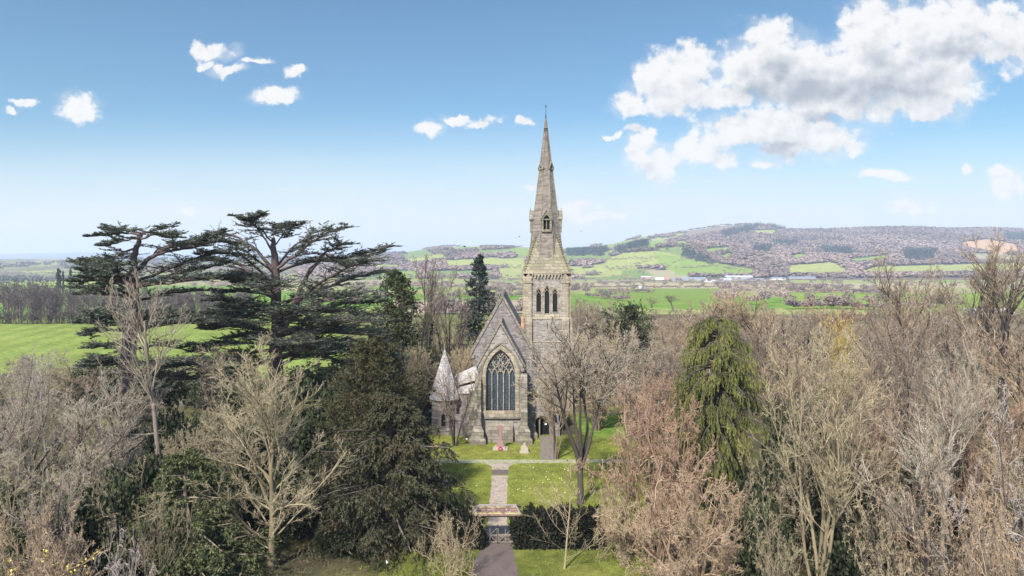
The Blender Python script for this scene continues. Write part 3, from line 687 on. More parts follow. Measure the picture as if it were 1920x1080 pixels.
D = 76
cedar('cedar_tree', 'great dark cedar with tiered level branches, nearer the church of the two', D, (X(517, D), D), [
    ([(517,830,0),(519,640,0),(517,540,0),(515,470,0),(512,440,0)], .85, .2),
    ([(519,650,0),(548,570,1),(575,510,1.5),(610,470,2)], .4, .12)],
    [[(515,470,0),(490,430,1),(470,407,1),(440,399,1),.75], [(513,450,0),(478,415,-2),(462,404,-3),(492,395,-3),.75], [(514,455,0),(535,425,-1),(560,411,-2),.75], [(514,445,0),(512,420,2),(540,413,3),.7],
     [(516,500,0),(560,470,-1),(590,440,-2),(650,416,-3),.8], [(516,500,0),(545,460,2),(580,430,4),(620,424,5),.8], [(516,510,0),(470,470,-2),(430,448,-3),(396,441,-4),.8], [(516,505,0),(480,460,3),(440,432,5),(405,440,6),.7],
     [(517,540,0),(460,495,2),(420,480,3),(376,484,4),.8], [(517,535,0),(470,480,-3),(430,466,-5),(390,470,-6),.8], [(575,510,1.5),(600,470,0),(630,455,-1),(655,452,-2),.8], [(610,470,2),(640,480,1),(685,470,0),(729,457,-1),.85],
     [(610,470,2),(650,495,4),(690,480,5),(716,462,6),.7], [(548,570,1),(600,520,-2),(660,492,-4),(700,482,-5),.95], [(548,570,1),(610,530,3),(670,512,5),(722,505,6),.9], [(518,560,0),(470,520,-3),(420,512,-5),(382,520,-7),.9],
     [(519,590,0),(460,560,-3),(430,555,-5),(398,560,-6),.95], [(519,590,0),(470,565,3),(430,580,5),(395,585,7),.9], [(519,600,0),(590,560,-3),(640,545,-5),(700,555,-7),1], [(519,600,0),(590,575,4),(650,560,6),(715,560,8),1],
     [(519,620,0),(470,600,-4),(420,600,-6),(385,612,-7),1], [(519,620,0),(580,600,-4),(640,595,-6),(710,600,-8),1], [(519,625,0),(590,610,3),(650,620,5),(720,625,7),1], [(519,640,0),(460,635,-4),(410,640,-6),(372,650,-7),1],
     [(519,640,0),(590,640,-4),(650,640,-6),(705,650,-7),1], [(519,650,0),(460,655,3),(420,670,5),(380,685,6),1], [(519,660,0),(590,660,-3),(640,670,-5),(690,690,-6),1], [(519,665,0),(470,680,-4),(420,700,-5),(385,715,-6),.9],
     [(519,560,0),(515,540,-5),(500,530,-8),(490,530,-10),.9], [(519,600,0),(540,580,-6),(560,570,-9),(580,575,-11),.9], [(519,640,0),(520,630,-6),(540,630,-9),(560,640,-11),.9]], 41, extra=((20, 519, (560, 700), (378, 706)), (5, 517, (500, 570), (400, 690))))
D = 70
cedar('cedar_tree', 'ragged dark cedar with a flat broken top, further from the church of the two', D, (X(232, D), D), [
    ([(228,860,0),(238,700,0),(246,590,0),(249,520,0),(251,495,0)], .85, .42), ([(250,505,0),(253,465,0),(263,440,0),(268,428,0)], .36, .13), ([(250,510,0),(272,485,1),(300,466,1),(350,445,2)], .3, .12)],
    [[(268,430,0),(290,425,0),(310,420,0),(331,417,0),.5], [(266,435,0),(235,430,-1),(200,436,-2),(168,438,-3),.7], [(266,436,0),(235,424,2),(215,427,3),(205,424,4),.8], [(264,440,0),(235,445,-2),(210,452,-3),(186,456,-4),.75],
     [(264,442,0),(290,430,-2),(310,440,-3),(330,441,-4),.7], [(258,455,0),(225,470,1),(205,482,2),(192,486,2),.7], [(300,466,1),(340,450,1),(380,440,1),(420,429,1),.85], [(290,472,1),(330,462,-2),(370,452,-3),(400,446,-4),.85],
     [(280,480,1),(300,460,4),(330,448,6),(360,452,8),.8], [(254,480,0),(230,492,-3),(205,490,-4),(195,500,-5),.7], [(249,530,0),(215,508,0),(175,493,0),(138,485,0),.7], [(248,540,0),(210,520,-2),(170,520,-3),(130,522,-4),.85],
     [(248,545,0),(210,535,2),(170,535,3),(133,533,4),.8], [(247,555,0),(215,545,-3),(175,545,-4),(150,548,-5),.7], [(255,520,1),(310,500,0),(360,480,-1),(405,468,-2),.85], [(255,525,1),(320,510,3),(370,500,4),(420,490,5),.8],
     [(252,530,0),(310,525,-3),(350,520,-5),(385,515,-7),.9], [(247,560,0),(300,545,3),(350,540,5),(400,540,6),.7], [(246,590,0),(210,590,-2),(180,588,-3),(150,600,-4),.75], [(245,600,0),(200,605,1),(175,600,2),(140,588,3),.6],
     [(244,620,0),(205,610,-3),(185,615,-4),(158,625,-5),.75], [(244,620,0),(290,600,-3),(340,595,-4),(390,600,-5),.7], [(242,650,0),(300,640,3),(350,650,5),(400,655,6),.8], [(241,660,0),(200,668,-3),(180,670,-4),(160,668,-5),.6],
     [(240,680,0),(290,670,-3),(350,670,-5),(410,685,-6),.9], [(239,690,0),(200,695,2),(180,700,3),(165,710,3),.5], [(239,700,0),(300,700,3),(360,705,5),(410,720,6),.8]], 43, pl=.95, extra=((13, 242, (590, 730), (150, 400)), (4, 249, (500, 580), (150, 390))))

# ------------------------------------------------------------------ dark understorey
def shrubs(key, name, seeds, rx, ry, h, n, leaf, lw, mat):
    for s in seeds:
        w, l = bush(s, rx, ry, h, n, leaf, lw); K_[key+str(s)] = Kind(name, w, l, B('dark'), M[mat], ('stem', 'leaves'))
shrubs('laurel', 'laurel_bush', (1, 2, 3), 2.6, 2.4, 3.6, 7000, .24, .08, 'leaf_holly')
G5 = 'dark laurels under the bare trees'
for i, (px, D, top, w, lab) in enumerate([
    (180, 42, 905, 170, 'dark laurel under the low crooked olive tree, left part'), (265, 45, 860, 150, 'dark laurel at the foot of the low crooked olive tree'), (95, 40, 935, 160, 'dark laurel just above the yellow catkins'),
    (15, 42, 905, 140, 'dark laurel at the left edge, above the yellow catkins'), (330, 58, 775, 120, 'dark laurel beside the tall clean trunk'), (245, 62, 740, 110, 'dark laurel at the foot of the ragged cedar'),
    (440, 50, 890, 170, 'dark laurel left of the wide olive tree trunk'), (560, 50, 900, 170, 'dark laurel between the wide olive tree and the yew'), (470, 62, 720, 190, 'dark evergreen mass under the great cedar, behind the olive crown'),
    (600, 62, 720, 190, 'dark evergreen mass under the great cedar, left of the bronzed yew'), (640, 47, 965, 120, 'dark laurel at the left foot of the dark yew'), (380, 42, 985, 110, 'dark laurel in front of the feathery conifer'),
    (1500, 58, 760, 160, 'dark evergreen bush deep behind the olive grey stems, above the others'), (1640, 56, 780, 170, 'dark evergreen bush deep in the crowd, right of the olive grey stems'), (1760, 48, 860, 180, 'dark laurel low between the pale diagonal branches and the tan bushes'),
    (1470, 46, 850, 170, 'dark laurel behind the crooked branches right of the weeping cypress'), (1580, 46, 880, 180, 'dark laurel behind the tall olive grey stems'), (1440, 42, 950, 150, 'dark laurel at the bottom left of the tall olive grey stems'),
    (1600, 40, 965, 170, 'dark laurel at the bottom right of the tall olive grey stems'), (1380, 50, 880, 150, 'dark laurel under the weeping cypress'), (1690, 50, 830, 180, 'dark laurel deep inside the bare trees on the right'),
    (180, 92, 684, 120, 'dark evergreen bush on the rim of the field, left of the ragged cedar trunk'), (300, 96, 690, 140, 'dark evergreen bush on the rim of the field between the cedars'), (410, 96, 684, 150, 'dark evergreen bush on the rim of the field under the great cedar, left side'), (590, 96, 680, 170, 'dark evergreen bush on the rim of the field under the great cedar, right side'),
    (1290, 60, 800, 150, 'dark evergreen bush behind the dense pinkish hazel'), (770, 88, 690, 110, 'dark evergreen bush left of the pale turret'),
    (680, 70, 690, 150, 'dark evergreen bush between the great cedar and the yew top')]):
    K_['laurel'+str(i % 3+1)].put(px, D, top, w, lab, 'shrub', G5)

# yew hedges either side of the gate: clipped, one thing each
def hedge(px0, px1, D, top, depth, label, seed):
    rng = np.random.default_rng(seed); x0, x1 = X(px0, D), X(px1, D); L = x1-x0; h = Z(top, D); n = int(L*h*520); gx_ = -1.05
    u = rng.random((n, 3)); face = rng.integers(0, 4, n)
    p = np.stack([x0+u[:, 0]*L, D+u[:, 1]*depth, u[:, 2]*h], 1)
    p[face == 0, 1] = D; p[face == 1, 2] = h; p[face == 2, 0] = np.where(u[face == 2, 2] > .5, x0, x1); p[face == 3] = p[face == 3]*1.0
    low = np.clip((np.abs(p[:, 0]-gx_)-1.75)/.25, 0, 1); p[:, 2] *= 1-(1-1.62/h)*(1-low)
    p += rng.normal(0, .09, p.shape); p[:, 2] += .12*np.sin(p[:, 0]*2.1)*(p[:, 2]/h)+.12*np.sin(p[:, 0]*5+1)*np.sin(p[:, 0]*1.7)*(p[:, 2]/h)+.10*np.sin(p[:, 0]*9+2)*(p[:, 2]/h); p[:, 2] = np.maximum(p[:, 2], .03)
    V, Q, t = blades(rng, p, rng.normal(size=p.shape)+np.array((0, -.2, .3)), .2, .075)
    m = MB(); c0, c1 = (x0+.12, min(x1, gx_-2.0)) if x1 < gx_ else (max(x0, gx_+2.0), x1-.12); m.box(c0, c1, D+.12, D+depth-.12, -.1, h-.22); m.box(*((c1+.003, x1-.12) if x1 < gx_ else (x0+.12, c0-.003)), D+.14, D+depth-.14, -.1, 1.5)
    o = empty('clipped_hedge', ((x0+x1)/2, D, 0)); tag(o, label, 'hedge', 'clipped yew hedges beside the gate')
    c = m.build('core', M['leaf_hedge'], o); c.location = (-(x0+x1)/2, -D, 0)
    V = V-np.array(((x0+x1)/2, D, 0)); put('leaves', mesh_np('leaves', V, Q, mat=M['leaf_hedge'], tint=t), o)
hedge(765, 903, 48.0, 966, 1.5, 'clipped dark hedge left of the gate', 1)
hedge(963, 1128, 48.0, 966, 1.5, 'clipped dark hedge right of the gate', 2)
# ------------------------------------------------------------------ the church
church = empty('church', (0, 0, 0)); tag(church, 'grey stone Gothic church with a tall broach spire and a great five light window', 'church')
D = 77.0; cx = X(938.5, D); z = lambda py: Z(py, D); GZ = -.3
hw = 2.5; za, ze = z(609), z(686)
win_o = arch(cx, 2.08, z(781), z(703), z(646), 14)
m = MB(); m.prism([(cx-hw, GZ), (cx+hw, GZ), (cx+hw, ze), (cx, za), (cx-hw, ze)], D, D+.7, [win_o])
chancel = m.build('chancel_wall', M['rubble'], church)
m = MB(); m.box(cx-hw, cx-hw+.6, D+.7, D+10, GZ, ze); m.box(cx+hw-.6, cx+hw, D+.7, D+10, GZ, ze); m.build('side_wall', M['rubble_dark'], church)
def copings(name, cx, hw, ze, za, y0, y1, w, mat, over=.18, lift=.06):
    m = MB(); s = (za-ze)/hw
    nx, nz = -s/math.hypot(s, 1), 1/math.hypot(s, 1)
    for sg in (-1, 1):
        a = (cx+sg*(hw+over*.6), ze-over*.6*s); b = (cx, za)
        q = [(a[0]+sg*-nx*lift, a[1]+nz*lift), (b[0], b[1]+lift/nz), (b[0], b[1]+(w+lift)/nz), (a[0]+sg*-nx*(w+lift), a[1]+nz*(w+lift))]
        if sg > 0: q = q[::-1]
        m.prism(q[::-1] if sum(q[i][0]*q[(i+1)%4][1]-q[(i+1)%4][0]*q[i][1] for i in range(4)) < 0 else q, y0, y1)
        m.box(min(a[0], a[0]-sg*.34), max(a[0], a[0]-sg*.34), y0-.05, y1+.05, a[1]-.42, a[1]-.02)     # kneeler
    return m.build(name, mat, church)
copings('gable_coping', cx, hw, ze, za, D-.14, D+.74, .2, M['dress_old'])
def cross(cx, y, z0, s, name='gable_cross'):
    m = MB(); m.frustum((cx-.22*s, cx+.22*s, y-.2*s, y+.2*s), (cx-.1*s, cx+.1*s, y-.1*s, y+.1*s), z0-.1, z0+.35*s)
    m.box(cx-.065*s, cx+.065*s, y-.06*s, y+.06*s, z0+.35*s, z0+1.05*s); m.box(cx-.36*s, cx-.068*s, y-.055*s, y+.055*s, z0+.62*s, z0+.77*s); m.box(cx+.068*s, cx+.36*s, y-.055*s, y+.055*s, z0+.62*s, z0+.77*s)
    q = [(cx+.24*s*math.cos(i*math.pi/8), z0+.695*s+.24*s*math.sin(i*math.pi/8)) for i in range(16)]
    m.ribbon(q, .07*s, y-.05*s, y+.05*s, closed=True); m.build(name, M['dress_old'], church)
cross(cx, D+.3, za+.3, .8)
def gable_roof(name, cx, hw, ze, za, y0, y1, th, mat):
    m = MB(); s = (za-ze)/hw; o = .25
    out = [(cx-hw-o, ze-o*s), (cx-hw-o+.02, ze-o*s-th), (cx, za-th), (cx+hw+o-.02, ze-o*s-th), (cx+hw+o, ze-o*s), (cx, za)]
    m.prism(out, y0, y1); m.ribbon([(cx, za-.02), (cx, za+.12)], .22, y0, y1); return m.build(name, mat, church)
gable_roof('chancel_roof', cx, hw, ze, za, D+.75, D+9.98, .2, M['slate'])
# window: moulded frame, tracery, glass, sill
m = MB()
m.prism(arch(cx, 2.075, z(780.5), z(703), z(646.3), 14), D-.1, D+.22, [arch(cx, 1.62, z(770), z(703), z(655), 14)])
win = m.build('east_window', M['dress'], church)
m = MB(); m.prism(arch(cx, 2.3, z(703)-.25, z(703), z(640.5), 14), D-.2, D+.05, [arch(cx, 2.085, z(703)-.3, z(703), z(646.2), 14)]) if False else None
hood = [(p[0], p[1]) for p in arch(cx, 2.16, z(712), z(703), z(643.5), 14)][1:]
m.ribbon(hood, .15, D-.22, D-.005); m.build('hood_mould', M['dress_old'], win)
m = MB(); m.prism(arch(cx, 1.60, z(769.5), z(703), z(655.5), 14), D+.42, D+.46); m.build('glass', M['glass'], win)
m = MB(); ty0, ty1 = D+.2, D+.40
zs, z0w = z(703), z(770)
lw_ = 3.24/5
xs = [cx-1.62+lw_*i for i in range(6)]
for x in xs[1:-1]: m.box(x-.05, x+.05, ty0, ty1, z0w, zs)
for i in range(5):                                            # pointed heads of the five lights
    c = (xs[i]+xs[i+1])/2; m.ribbon(arch(c, lw_/2-.01, zs-.1, zs, zs+.62, 6)[1:-1], .09, ty0+.02, ty1-.02)
def cell(c, zc, w, h, lobes=True):                             # a curved diamond with a four-lobed opening
    q = []
    for k in range(24):
        a = 2*math.pi*k/24; rr = 1-.22*abs(math.sin(2*a))**.8; q.append((c+w*math.cos(a)*rr, zc+h*math.sin(a)*rr))
    m.ribbon(q, .085, ty0+.03, ty1-.03, closed=True)
    if lobes:
        for k in range(4):
            a = math.pi/4+k*math.pi/2; m.bar((c+w*.64*math.cos(a), (ty0+ty1)/2-.05, zc+h*.64*math.sin(a)), (c+w*.34*math.cos(a), (ty0+ty1)/2-.05, zc+h*.34*math.sin(a)), .055, 5, .02)
cell(xs[1]-.02, zs+.78, .33, .62); cell(xs[4]+.02, zs+.78, .33, .62)
cell(cx-.46, zs+1.62, .40, .55); cell(cx+.46, zs+1.62, .40, .55); cell(cx, zs+2.42, .30, .42); cell(cx-.0, zs+.75, .2, .45, False)
m.ribbon([(xs[1], zs), (xs[1]+.22, zs+.55), (cx-.28, zs+1.0), (cx, zs+1.75)], .09, ty0, ty1); m.ribbon([(xs[4], zs), (xs[4]-.22, zs+.55), (cx+.28, zs+1.0), (cx, zs+1.75)], .09, ty0, ty1)
m.ribbon([(xs[2], zs), (xs[2]-.2, zs+.6), (cx-.9, zs+1.35), (cx-1.0, zs+1.75)], .08, ty0, ty1); m.ribbon([(xs[3], zs), (xs[3]+.2, zs+.6), (cx+.9, zs+1.35), (cx+1.0, zs+1.75)], .08, ty0, ty1)
m.build('tracery', M['dress'], win)
m = MB(); m.prism([(0, 0), (1, 0), (1, 1), (0, 1)], 0, 1) if False else None
m.frustum((cx-2.1, cx+2.1, D-.2, D+.3), (cx-1.9, cx+1.9, D+.16, D+.3), z(781), z(771)); m.box(cx-2.15, cx+2.15, D-.26, D+.1, z(784), z(781)-.003); m.build('window_sill', M['dress_old'], win)
# plinth and buttresses
m = MB(); m.frustum((cx-1.4, cx+1.4, D-.5, D+.1), (cx-1.4, cx+1.4, D-.02, D+.1), z(804), z(793)); m.box(cx-1.4, cx+1.4, D-.5, D+.1, GZ, z(804)-.003)
m.box(cx-1.4, cx+1.4, D-.62, D-.502, GZ, .42); m.build('plinth', M['dress_old'], church)
def buttress(bx, y, ztop, wid, dep, sk, bs):
    m = MB(); w = wid/2
    m.frustum((bx-w, bx+w, y-dep, y), (bx-w, bx+w, y-.12, y), ztop-.9, ztop); m.box(bx-w, bx+w, y-dep, y-.002, sk+1.9, ztop-.903)
    m.frustum((bx-w-.02, bx+w+.02, y-dep-.35, y), (bx-w, bx+w, y-dep, y), sk+1.55, sk+1.9); m.box(bx-w-.02, bx+w+.02, y-dep-.35, y-.002, sk+.05, sk+1.547)
    m.frustum((bx-w-.34, bx+w+.34, y-dep-.8, y), (bx-w-.02, bx+w+.02, y-dep-.35, y), sk-.55, sk+.05); m.box(bx-w-.3, bx+w+.3, y-dep-.76, y-.002, bs, sk-.553)
    m.frustum((bx-w-.55, bx+w+.55, y-dep-1.0, y), (bx-w-.32, bx+w+.32, y-dep-.78, y), bs-.25, bs); m.box(bx-w-.55, bx+w+.55, y-dep-1.0, y-.003, GZ, bs-.253)
    m.build('buttress', M['dress_old'], church)
for px in (896, 982.5): buttress(X(px, D-.6), D, 7.5, .72, .7, 1.9, .75)
for sg in (-1, 1): buttress(cx+sg*(hw+.75), D+2.4, 5.2, .7, .5, 1.9, .75)

# nave behind: taller gable
D2 = 87.0; nx = X(942, D2); zn = lambda py: Z(py, D2); nhw = 3.75; nza, nze = zn(561), zn(662)
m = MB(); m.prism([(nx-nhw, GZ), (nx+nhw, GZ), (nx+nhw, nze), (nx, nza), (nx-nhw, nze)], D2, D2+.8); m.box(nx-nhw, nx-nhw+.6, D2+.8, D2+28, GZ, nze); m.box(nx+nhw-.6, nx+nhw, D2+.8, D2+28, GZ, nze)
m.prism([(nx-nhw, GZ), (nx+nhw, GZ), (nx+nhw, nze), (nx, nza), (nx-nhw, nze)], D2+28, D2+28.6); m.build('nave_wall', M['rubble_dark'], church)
copings('nave_coping', nx, nhw, nze, nza, D2-.16, D2+.84, .3, M['dress_old']); cross(nx, D2+.3, nza+.45, .8)
gable_roof('nave_roof', nx, nhw, nze, nza, D2+.85, D2+28, .22, M['slate'])
# chimney turret between nave and tower
m = MB(); c = X(980, 88); m.box(c-.55, c+.55, 87.4, 88.5, 3, Z(652, 88)); m.frustum((c-.62, c+.62, 87.33, 88.57), (c-.42, c+.42, 87.55, 88.35), Z(652, 88)+.002, Z(640, 88)); m.box(c-.42, c+.42, 87.55, 88.35, Z(640, 88)+.002, Z(622, 88)); m.box(c-.5, c+.5, 87.47, 88.43, Z(622, 88)+.002, Z(617, 88))
ch = m.build('chimney', M['dress_old'], church)
m = MB(); m.lathe(c, 87.95, [(.24, Z(617, 88)), (.26, Z(612, 88)), (.2, Z(605, 88)), (.24, Z(596, 88)), (.2, Z(594, 88))], 8); m.build('chimney_pot', M['pot'], ch)
m = MB(); m.prism([(X(985, 88), Z(655, 88)), (X(996, 88), Z(690, 88)), (X(1001, 88), Z(690, 88)), (X(992, 88), Z(650, 88))][::-1][::-1], 88.2, 88.7); m.build('lead_flashing', M['lead_white'], church)

# octagonal vestry turret with its pale roof, and the low transept beside it
D3 = 79.5; tx = X(833.5, D3+1.5); zt = lambda py: Z(py, D3+.4)
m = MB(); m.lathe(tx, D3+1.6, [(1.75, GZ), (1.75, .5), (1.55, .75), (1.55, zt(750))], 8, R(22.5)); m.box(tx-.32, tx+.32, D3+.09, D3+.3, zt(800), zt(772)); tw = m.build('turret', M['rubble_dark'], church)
m = MB(); m.prism(arch(tx, .24, zt(798), zt(782), zt(774), 5), D3+.06, D3+.085); m.build('turret_window', M['void'], tw)
m = MB(); m.lathe(tx, D3+1.6, [(1.82, zt(750)), (1.78, zt(747)), (.04, Z(655, D3+1.6))], 8, R(22.5)); tr_ = m.build('turret_roof', M['lead'], tw)
m = MB()
for k in range(8):
    a = R(22.5)+k*math.pi/4; m.bar((tx+1.8*math.cos(a), D3+1.6+1.8*math.sin(a), zt(747)), (tx, D3+1.6, Z(655, D3+1.6)), .05, 5, .03)
m.bar((tx, D3+1.6, Z(656, D3+1.6)), (tx, D3+1.6, Z(645, D3+1.6)), .035, 5, .02); m.build('roof_roll', M['lead_white'], tr_)
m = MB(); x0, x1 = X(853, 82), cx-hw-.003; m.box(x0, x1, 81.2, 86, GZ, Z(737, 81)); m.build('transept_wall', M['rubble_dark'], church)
m = MB(); m.prism([(x0-.2, Z(738, 81)), (x1, Z(738, 81)), (x1, Z(722, 81)), (x0-.2, Z(735, 81))], 81.0, 86)
m.prism([(x0-.2, Z(726, 82.5)), (x0-.2, Z(712, 82.5)), (x1, Z(690, 82.5)), (x1, Z(712, 82.5))][::-1], 83, 86.5); m.build('transept_roof', M['lead_white'], church)
m = MB(); m.box(tx+1.2, cx-hw-.6, D3-.4, D3+1.2, GZ, 1.5); m.frustum((tx+1.2, cx-hw-.6, D3-.4, D3+1.2), (tx+1.2, cx-hw-.6, D3+.8, D3+1.2), 1.503, 2.2); m.build('low_wall', M['rubble_dark'], church)

# porch on the right: sloping coping over a low arched door
D4 = 79.0; zp = lambda py: Z(py, D4); xp = lambda px: X(px, D4)
door = [(xp(1004), GZ), (xp(1030), GZ), (xp(1030), zp(790)), (xp(1027), zp(785)), (xp(1021), zp(781.5)), (xp(1013), zp(781.5)), (xp(1007), zp(785)), (xp(1004), zp(790))]
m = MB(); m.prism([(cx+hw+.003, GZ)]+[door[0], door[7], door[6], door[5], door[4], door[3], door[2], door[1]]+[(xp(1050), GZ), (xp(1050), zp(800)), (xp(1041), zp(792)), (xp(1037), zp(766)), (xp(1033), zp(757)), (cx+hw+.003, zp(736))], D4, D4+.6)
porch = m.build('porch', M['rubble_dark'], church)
m = MB(); m.prism([(cx+hw+.01, zp(738)), (cx+hw+.01, zp(726)), (xp(1000), zp(729)), (xp(1040), zp(751)), (xp(1040), zp(759)), (xp(1000), zp(738))][::-1], D4-.15, D4+.7); m.build('porch_coping', M['dress_old'], porch)
m = MB(); m.ribbon([(xp(1002), zp(795)), (xp(1004), zp(784)), (xp(1012), zp(778.5)), (xp(1022), zp(778.5)), (xp(1030), zp(784)), (xp(1032), zp(795))], .2, D4-.08, D4-.003); m.build('door_arch', M['dress_old'], porch)
m = MB(); m.box(xp(1003), xp(1031), D4+1.0, D4+1.1, GZ, zp(780)); dr = m.build('porch_door', M['void'], porch)
m = MB(); m.box(xp(1010.5), xp(1013), D4+.25, D4+.5, GZ, zp(782)); m.build('door_post', M['dress_old'], porch)
m = MB(); m.box(xp(1022), xp(1026), D4+.93, D4+.98, zp(800), zp(797.2)); m.box(xp(1022), xp(1026), D4+.93, D4+.98, zp(796), zp(792)); m.build('notice', M['white'], dr)
m = MB(); m.box(cx+hw+.2, xp(1049), D4+1.15, D4+8, GZ, zp(738)); m.frustum((cx+hw+.05, xp(1050.5), D4+.72, D4+8), (cx+hw+.05, cx+hw+.9, D4+.72, D4+8), zp(738)+.003, zp(700)); m.build('porch_roof', M['slate'], porch)

# ------------------------------------------------------------------ tower
DT = 93.0; tcx = 4.70; tcy = DT+3.05; z = lambda py: Z(py, DT); hs = 2.9
zb = z(511)
tower = None
def belfry_side(m, first):
    holes = [arch(tcx+o, .36, z(a), z(b), z(c), 6) for o, a, b, c in ((-1.1, 585, 552, 541), (0, 588, 548, 536), (1.1, 585, 552, 541))]
    m.prism([(tcx-hs, z(598)), (tcx+hs, z(598)), (tcx+hs, zb), (tcx-hs, zb)], tcy-hs, tcy-hs+.45, holes)
m = MB(); belfry_side(m, 1)
for k in (1, 2, 3):
    q = MB(); belfry_side(q, 0); q.spin(tcx, tcy, k*math.pi/2); m.add(q.v, q.f)
m.box(tcx-hs-.12, tcx+hs+.12, tcy-hs-.12, tcy+hs+.12, GZ, z(598)-.003)
tower = m.build('tower', M['rubble'], church)
m = MB()
for k in range(4):
    q = MB()
    for o, a, b, c in ((-1.1, 585, 552, 541), (0, 588, 548, 536), (1.1, 585, 552, 541)):
        q.prism(arch(tcx+o, .43, z(a)-.1, z(b), z(c)+.14, 6), tcy-hs-.07, tcy-hs+.2, [arch(tcx+o, .32, z(a)+.003, z(b), z(c)-.03, 6)])
        q.ribbon(arch(tcx+o, .52, z(b)-.2, z(b), z(c)+.28, 7)[1:], .12, tcy-hs-.16, tcy-hs-.003)
        q.ribbon([(tcx+o-.3, z(b)), (tcx+o, z(b)+.38), (tcx+o+.3, z(b))], .07, tcy-hs+.05, tcy-hs+.25); q.bar((tcx+o, tcy-hs+.15, z(b)+.38), (tcx+o, tcy-hs+.15, z(c)), .035, 4)
    q.frustum((tcx-1.65, tcx+1.65, tcy-hs-.14, tcy-hs), (tcx-1.65, tcx+1.65, tcy-hs-.02, tcy-hs), z(597), z(589))
    m.add(q.spin(tcx, tcy, k*math.pi/2).v, q.f)
bw = m.build('belfry_opening', M['dress'], tower)
m = MB()
for k in range(4):
    q = MB()
    for o, a, b, c in ((-1.1, 585, 552, 541), (0, 588, 548, 536), (1.1, 585, 552, 541)):
        zz = z(a)
        while zz < z(b)+.2:
            q.add([(tcx+o-.36, tcy-hs+.14, zz), (tcx+o+.36, tcy-hs+.14, zz), (tcx+o+.36, tcy-hs+.44, zz+.2), (tcx+o-.36, tcy-hs+.44, zz+.2), (tcx+o-.36, tcy-hs+.16, zz-.04), (tcx+o+.36, tcy-hs+.16, zz-.04), (tcx+o+.36, tcy-hs+.46, zz+.16), (tcx+o-.36, tcy-hs+.46, zz+.16)], [(0, 1, 2, 3), (7, 6, 5, 4), (0, 4, 5, 1)]); zz += .27
    m.add(q.spin(tcx, tcy, k*math.pi/2).v, q.f)
m.box(tcx-hs+.7, tcx+hs-.7, tcy-hs+.7, tcy+hs-.7, z(598)+.01, zb-.2); m.build('louvres', M['louvre'], tower)
m = MB()
for a, b in ((598.5, 595), (641, 637.5)): m.frustum((tcx-hs-.2, tcx+hs+.2, tcy-hs-.2, tcy+hs+.2), (tcx-hs-.02, tcx+hs+.02, tcy-hs-.02, tcy+hs+.02), z(a), z(b))
m.build('string_course', M['dress'], tower)
m = MB(); m.box(tcx+.02, tcx+.12, tcy-hs-.135, tcy-hs+.1, z(617), z(604)); m.build('slit_window', M['void'], tower)
for k in range(4):                                            # angle buttresses, a pair at each corner
    for sg in (-1, 1):
        q = MB(); bx = tcx+sg*(hs-.42); w = .42
        q.box(bx-w, bx+w, tcy-hs-.30, tcy-hs-.002, z(594)+.003, z(527)); q.frustum((bx-w-.05, bx+w+.05, tcy-hs-.5, tcy-hs), (bx-w, bx+w, tcy-hs-.30, tcy-hs), z(600), z(594)); q.box(bx-w-.04, bx+w+.04, tcy-hs-.5, tcy-hs-.125, z(638), z(600)-.003)
        q.frustum((bx-w-.12, bx+w+.12, tcy-hs-.78, tcy-hs), (bx-w-.04, bx+w+.04, tcy-hs-.5, tcy-hs), z(646), z(638)); q.box(bx-w-.1, bx+w+.1, tcy-hs-.76, tcy-hs-.125, GZ, z(646)-.003)
        # gablet on top
        q.box(bx-w-.08, bx+w+.08, tcy-hs-.42, tcy-hs-.003, z(530), z(527)-.003)
        q.prism([(bx-w, z(527)+.003), (bx+w, z(527)+.003), (bx+w, z(520)), (bx, z(512)), (bx-w, z(520))], tcy-hs-.36, tcy-hs-.003)
        q.bar((bx, tcy-hs-.25, z(513)), (bx, tcy-hs-.25, z(508)), .11, 6, .02)
        q.spin(tcx, tcy, k*math.pi/2).build('tower_buttress', M['dress'], tower)
m = MB()                                                      # corbel table of little pointed arches
for k in range(4):
    q = MB(); n = 9; wid = (2*hs-1.75)/n; x0 = tcx-hs+.875
    out = [(x0, z(513)), (x0, z(521))]
    for i in range(n):
        a = x0+i*wid; out += [(a+.07, z(521)), (a+.10, z(517.5)), (a+wid/2, z(513.6)), (a+wid-.10, z(517.5)), (a+wid-.07, z(521))]
    out += [(x0+n*wid, z(521)), (x0+n*wid, z(513))]
    q.prism(out, tcy-hs-.26, tcy-hs-.003); m.add(q.spin(tcx, tcy, k*math.pi/2).v, q.f)
m.box(tcx-hs-.3, tcx+hs+.3, tcy-hs-.3, tcy+hs+.3, z(513)+.002, z(509)); m.build('corbel_table', M['dress'], tower)

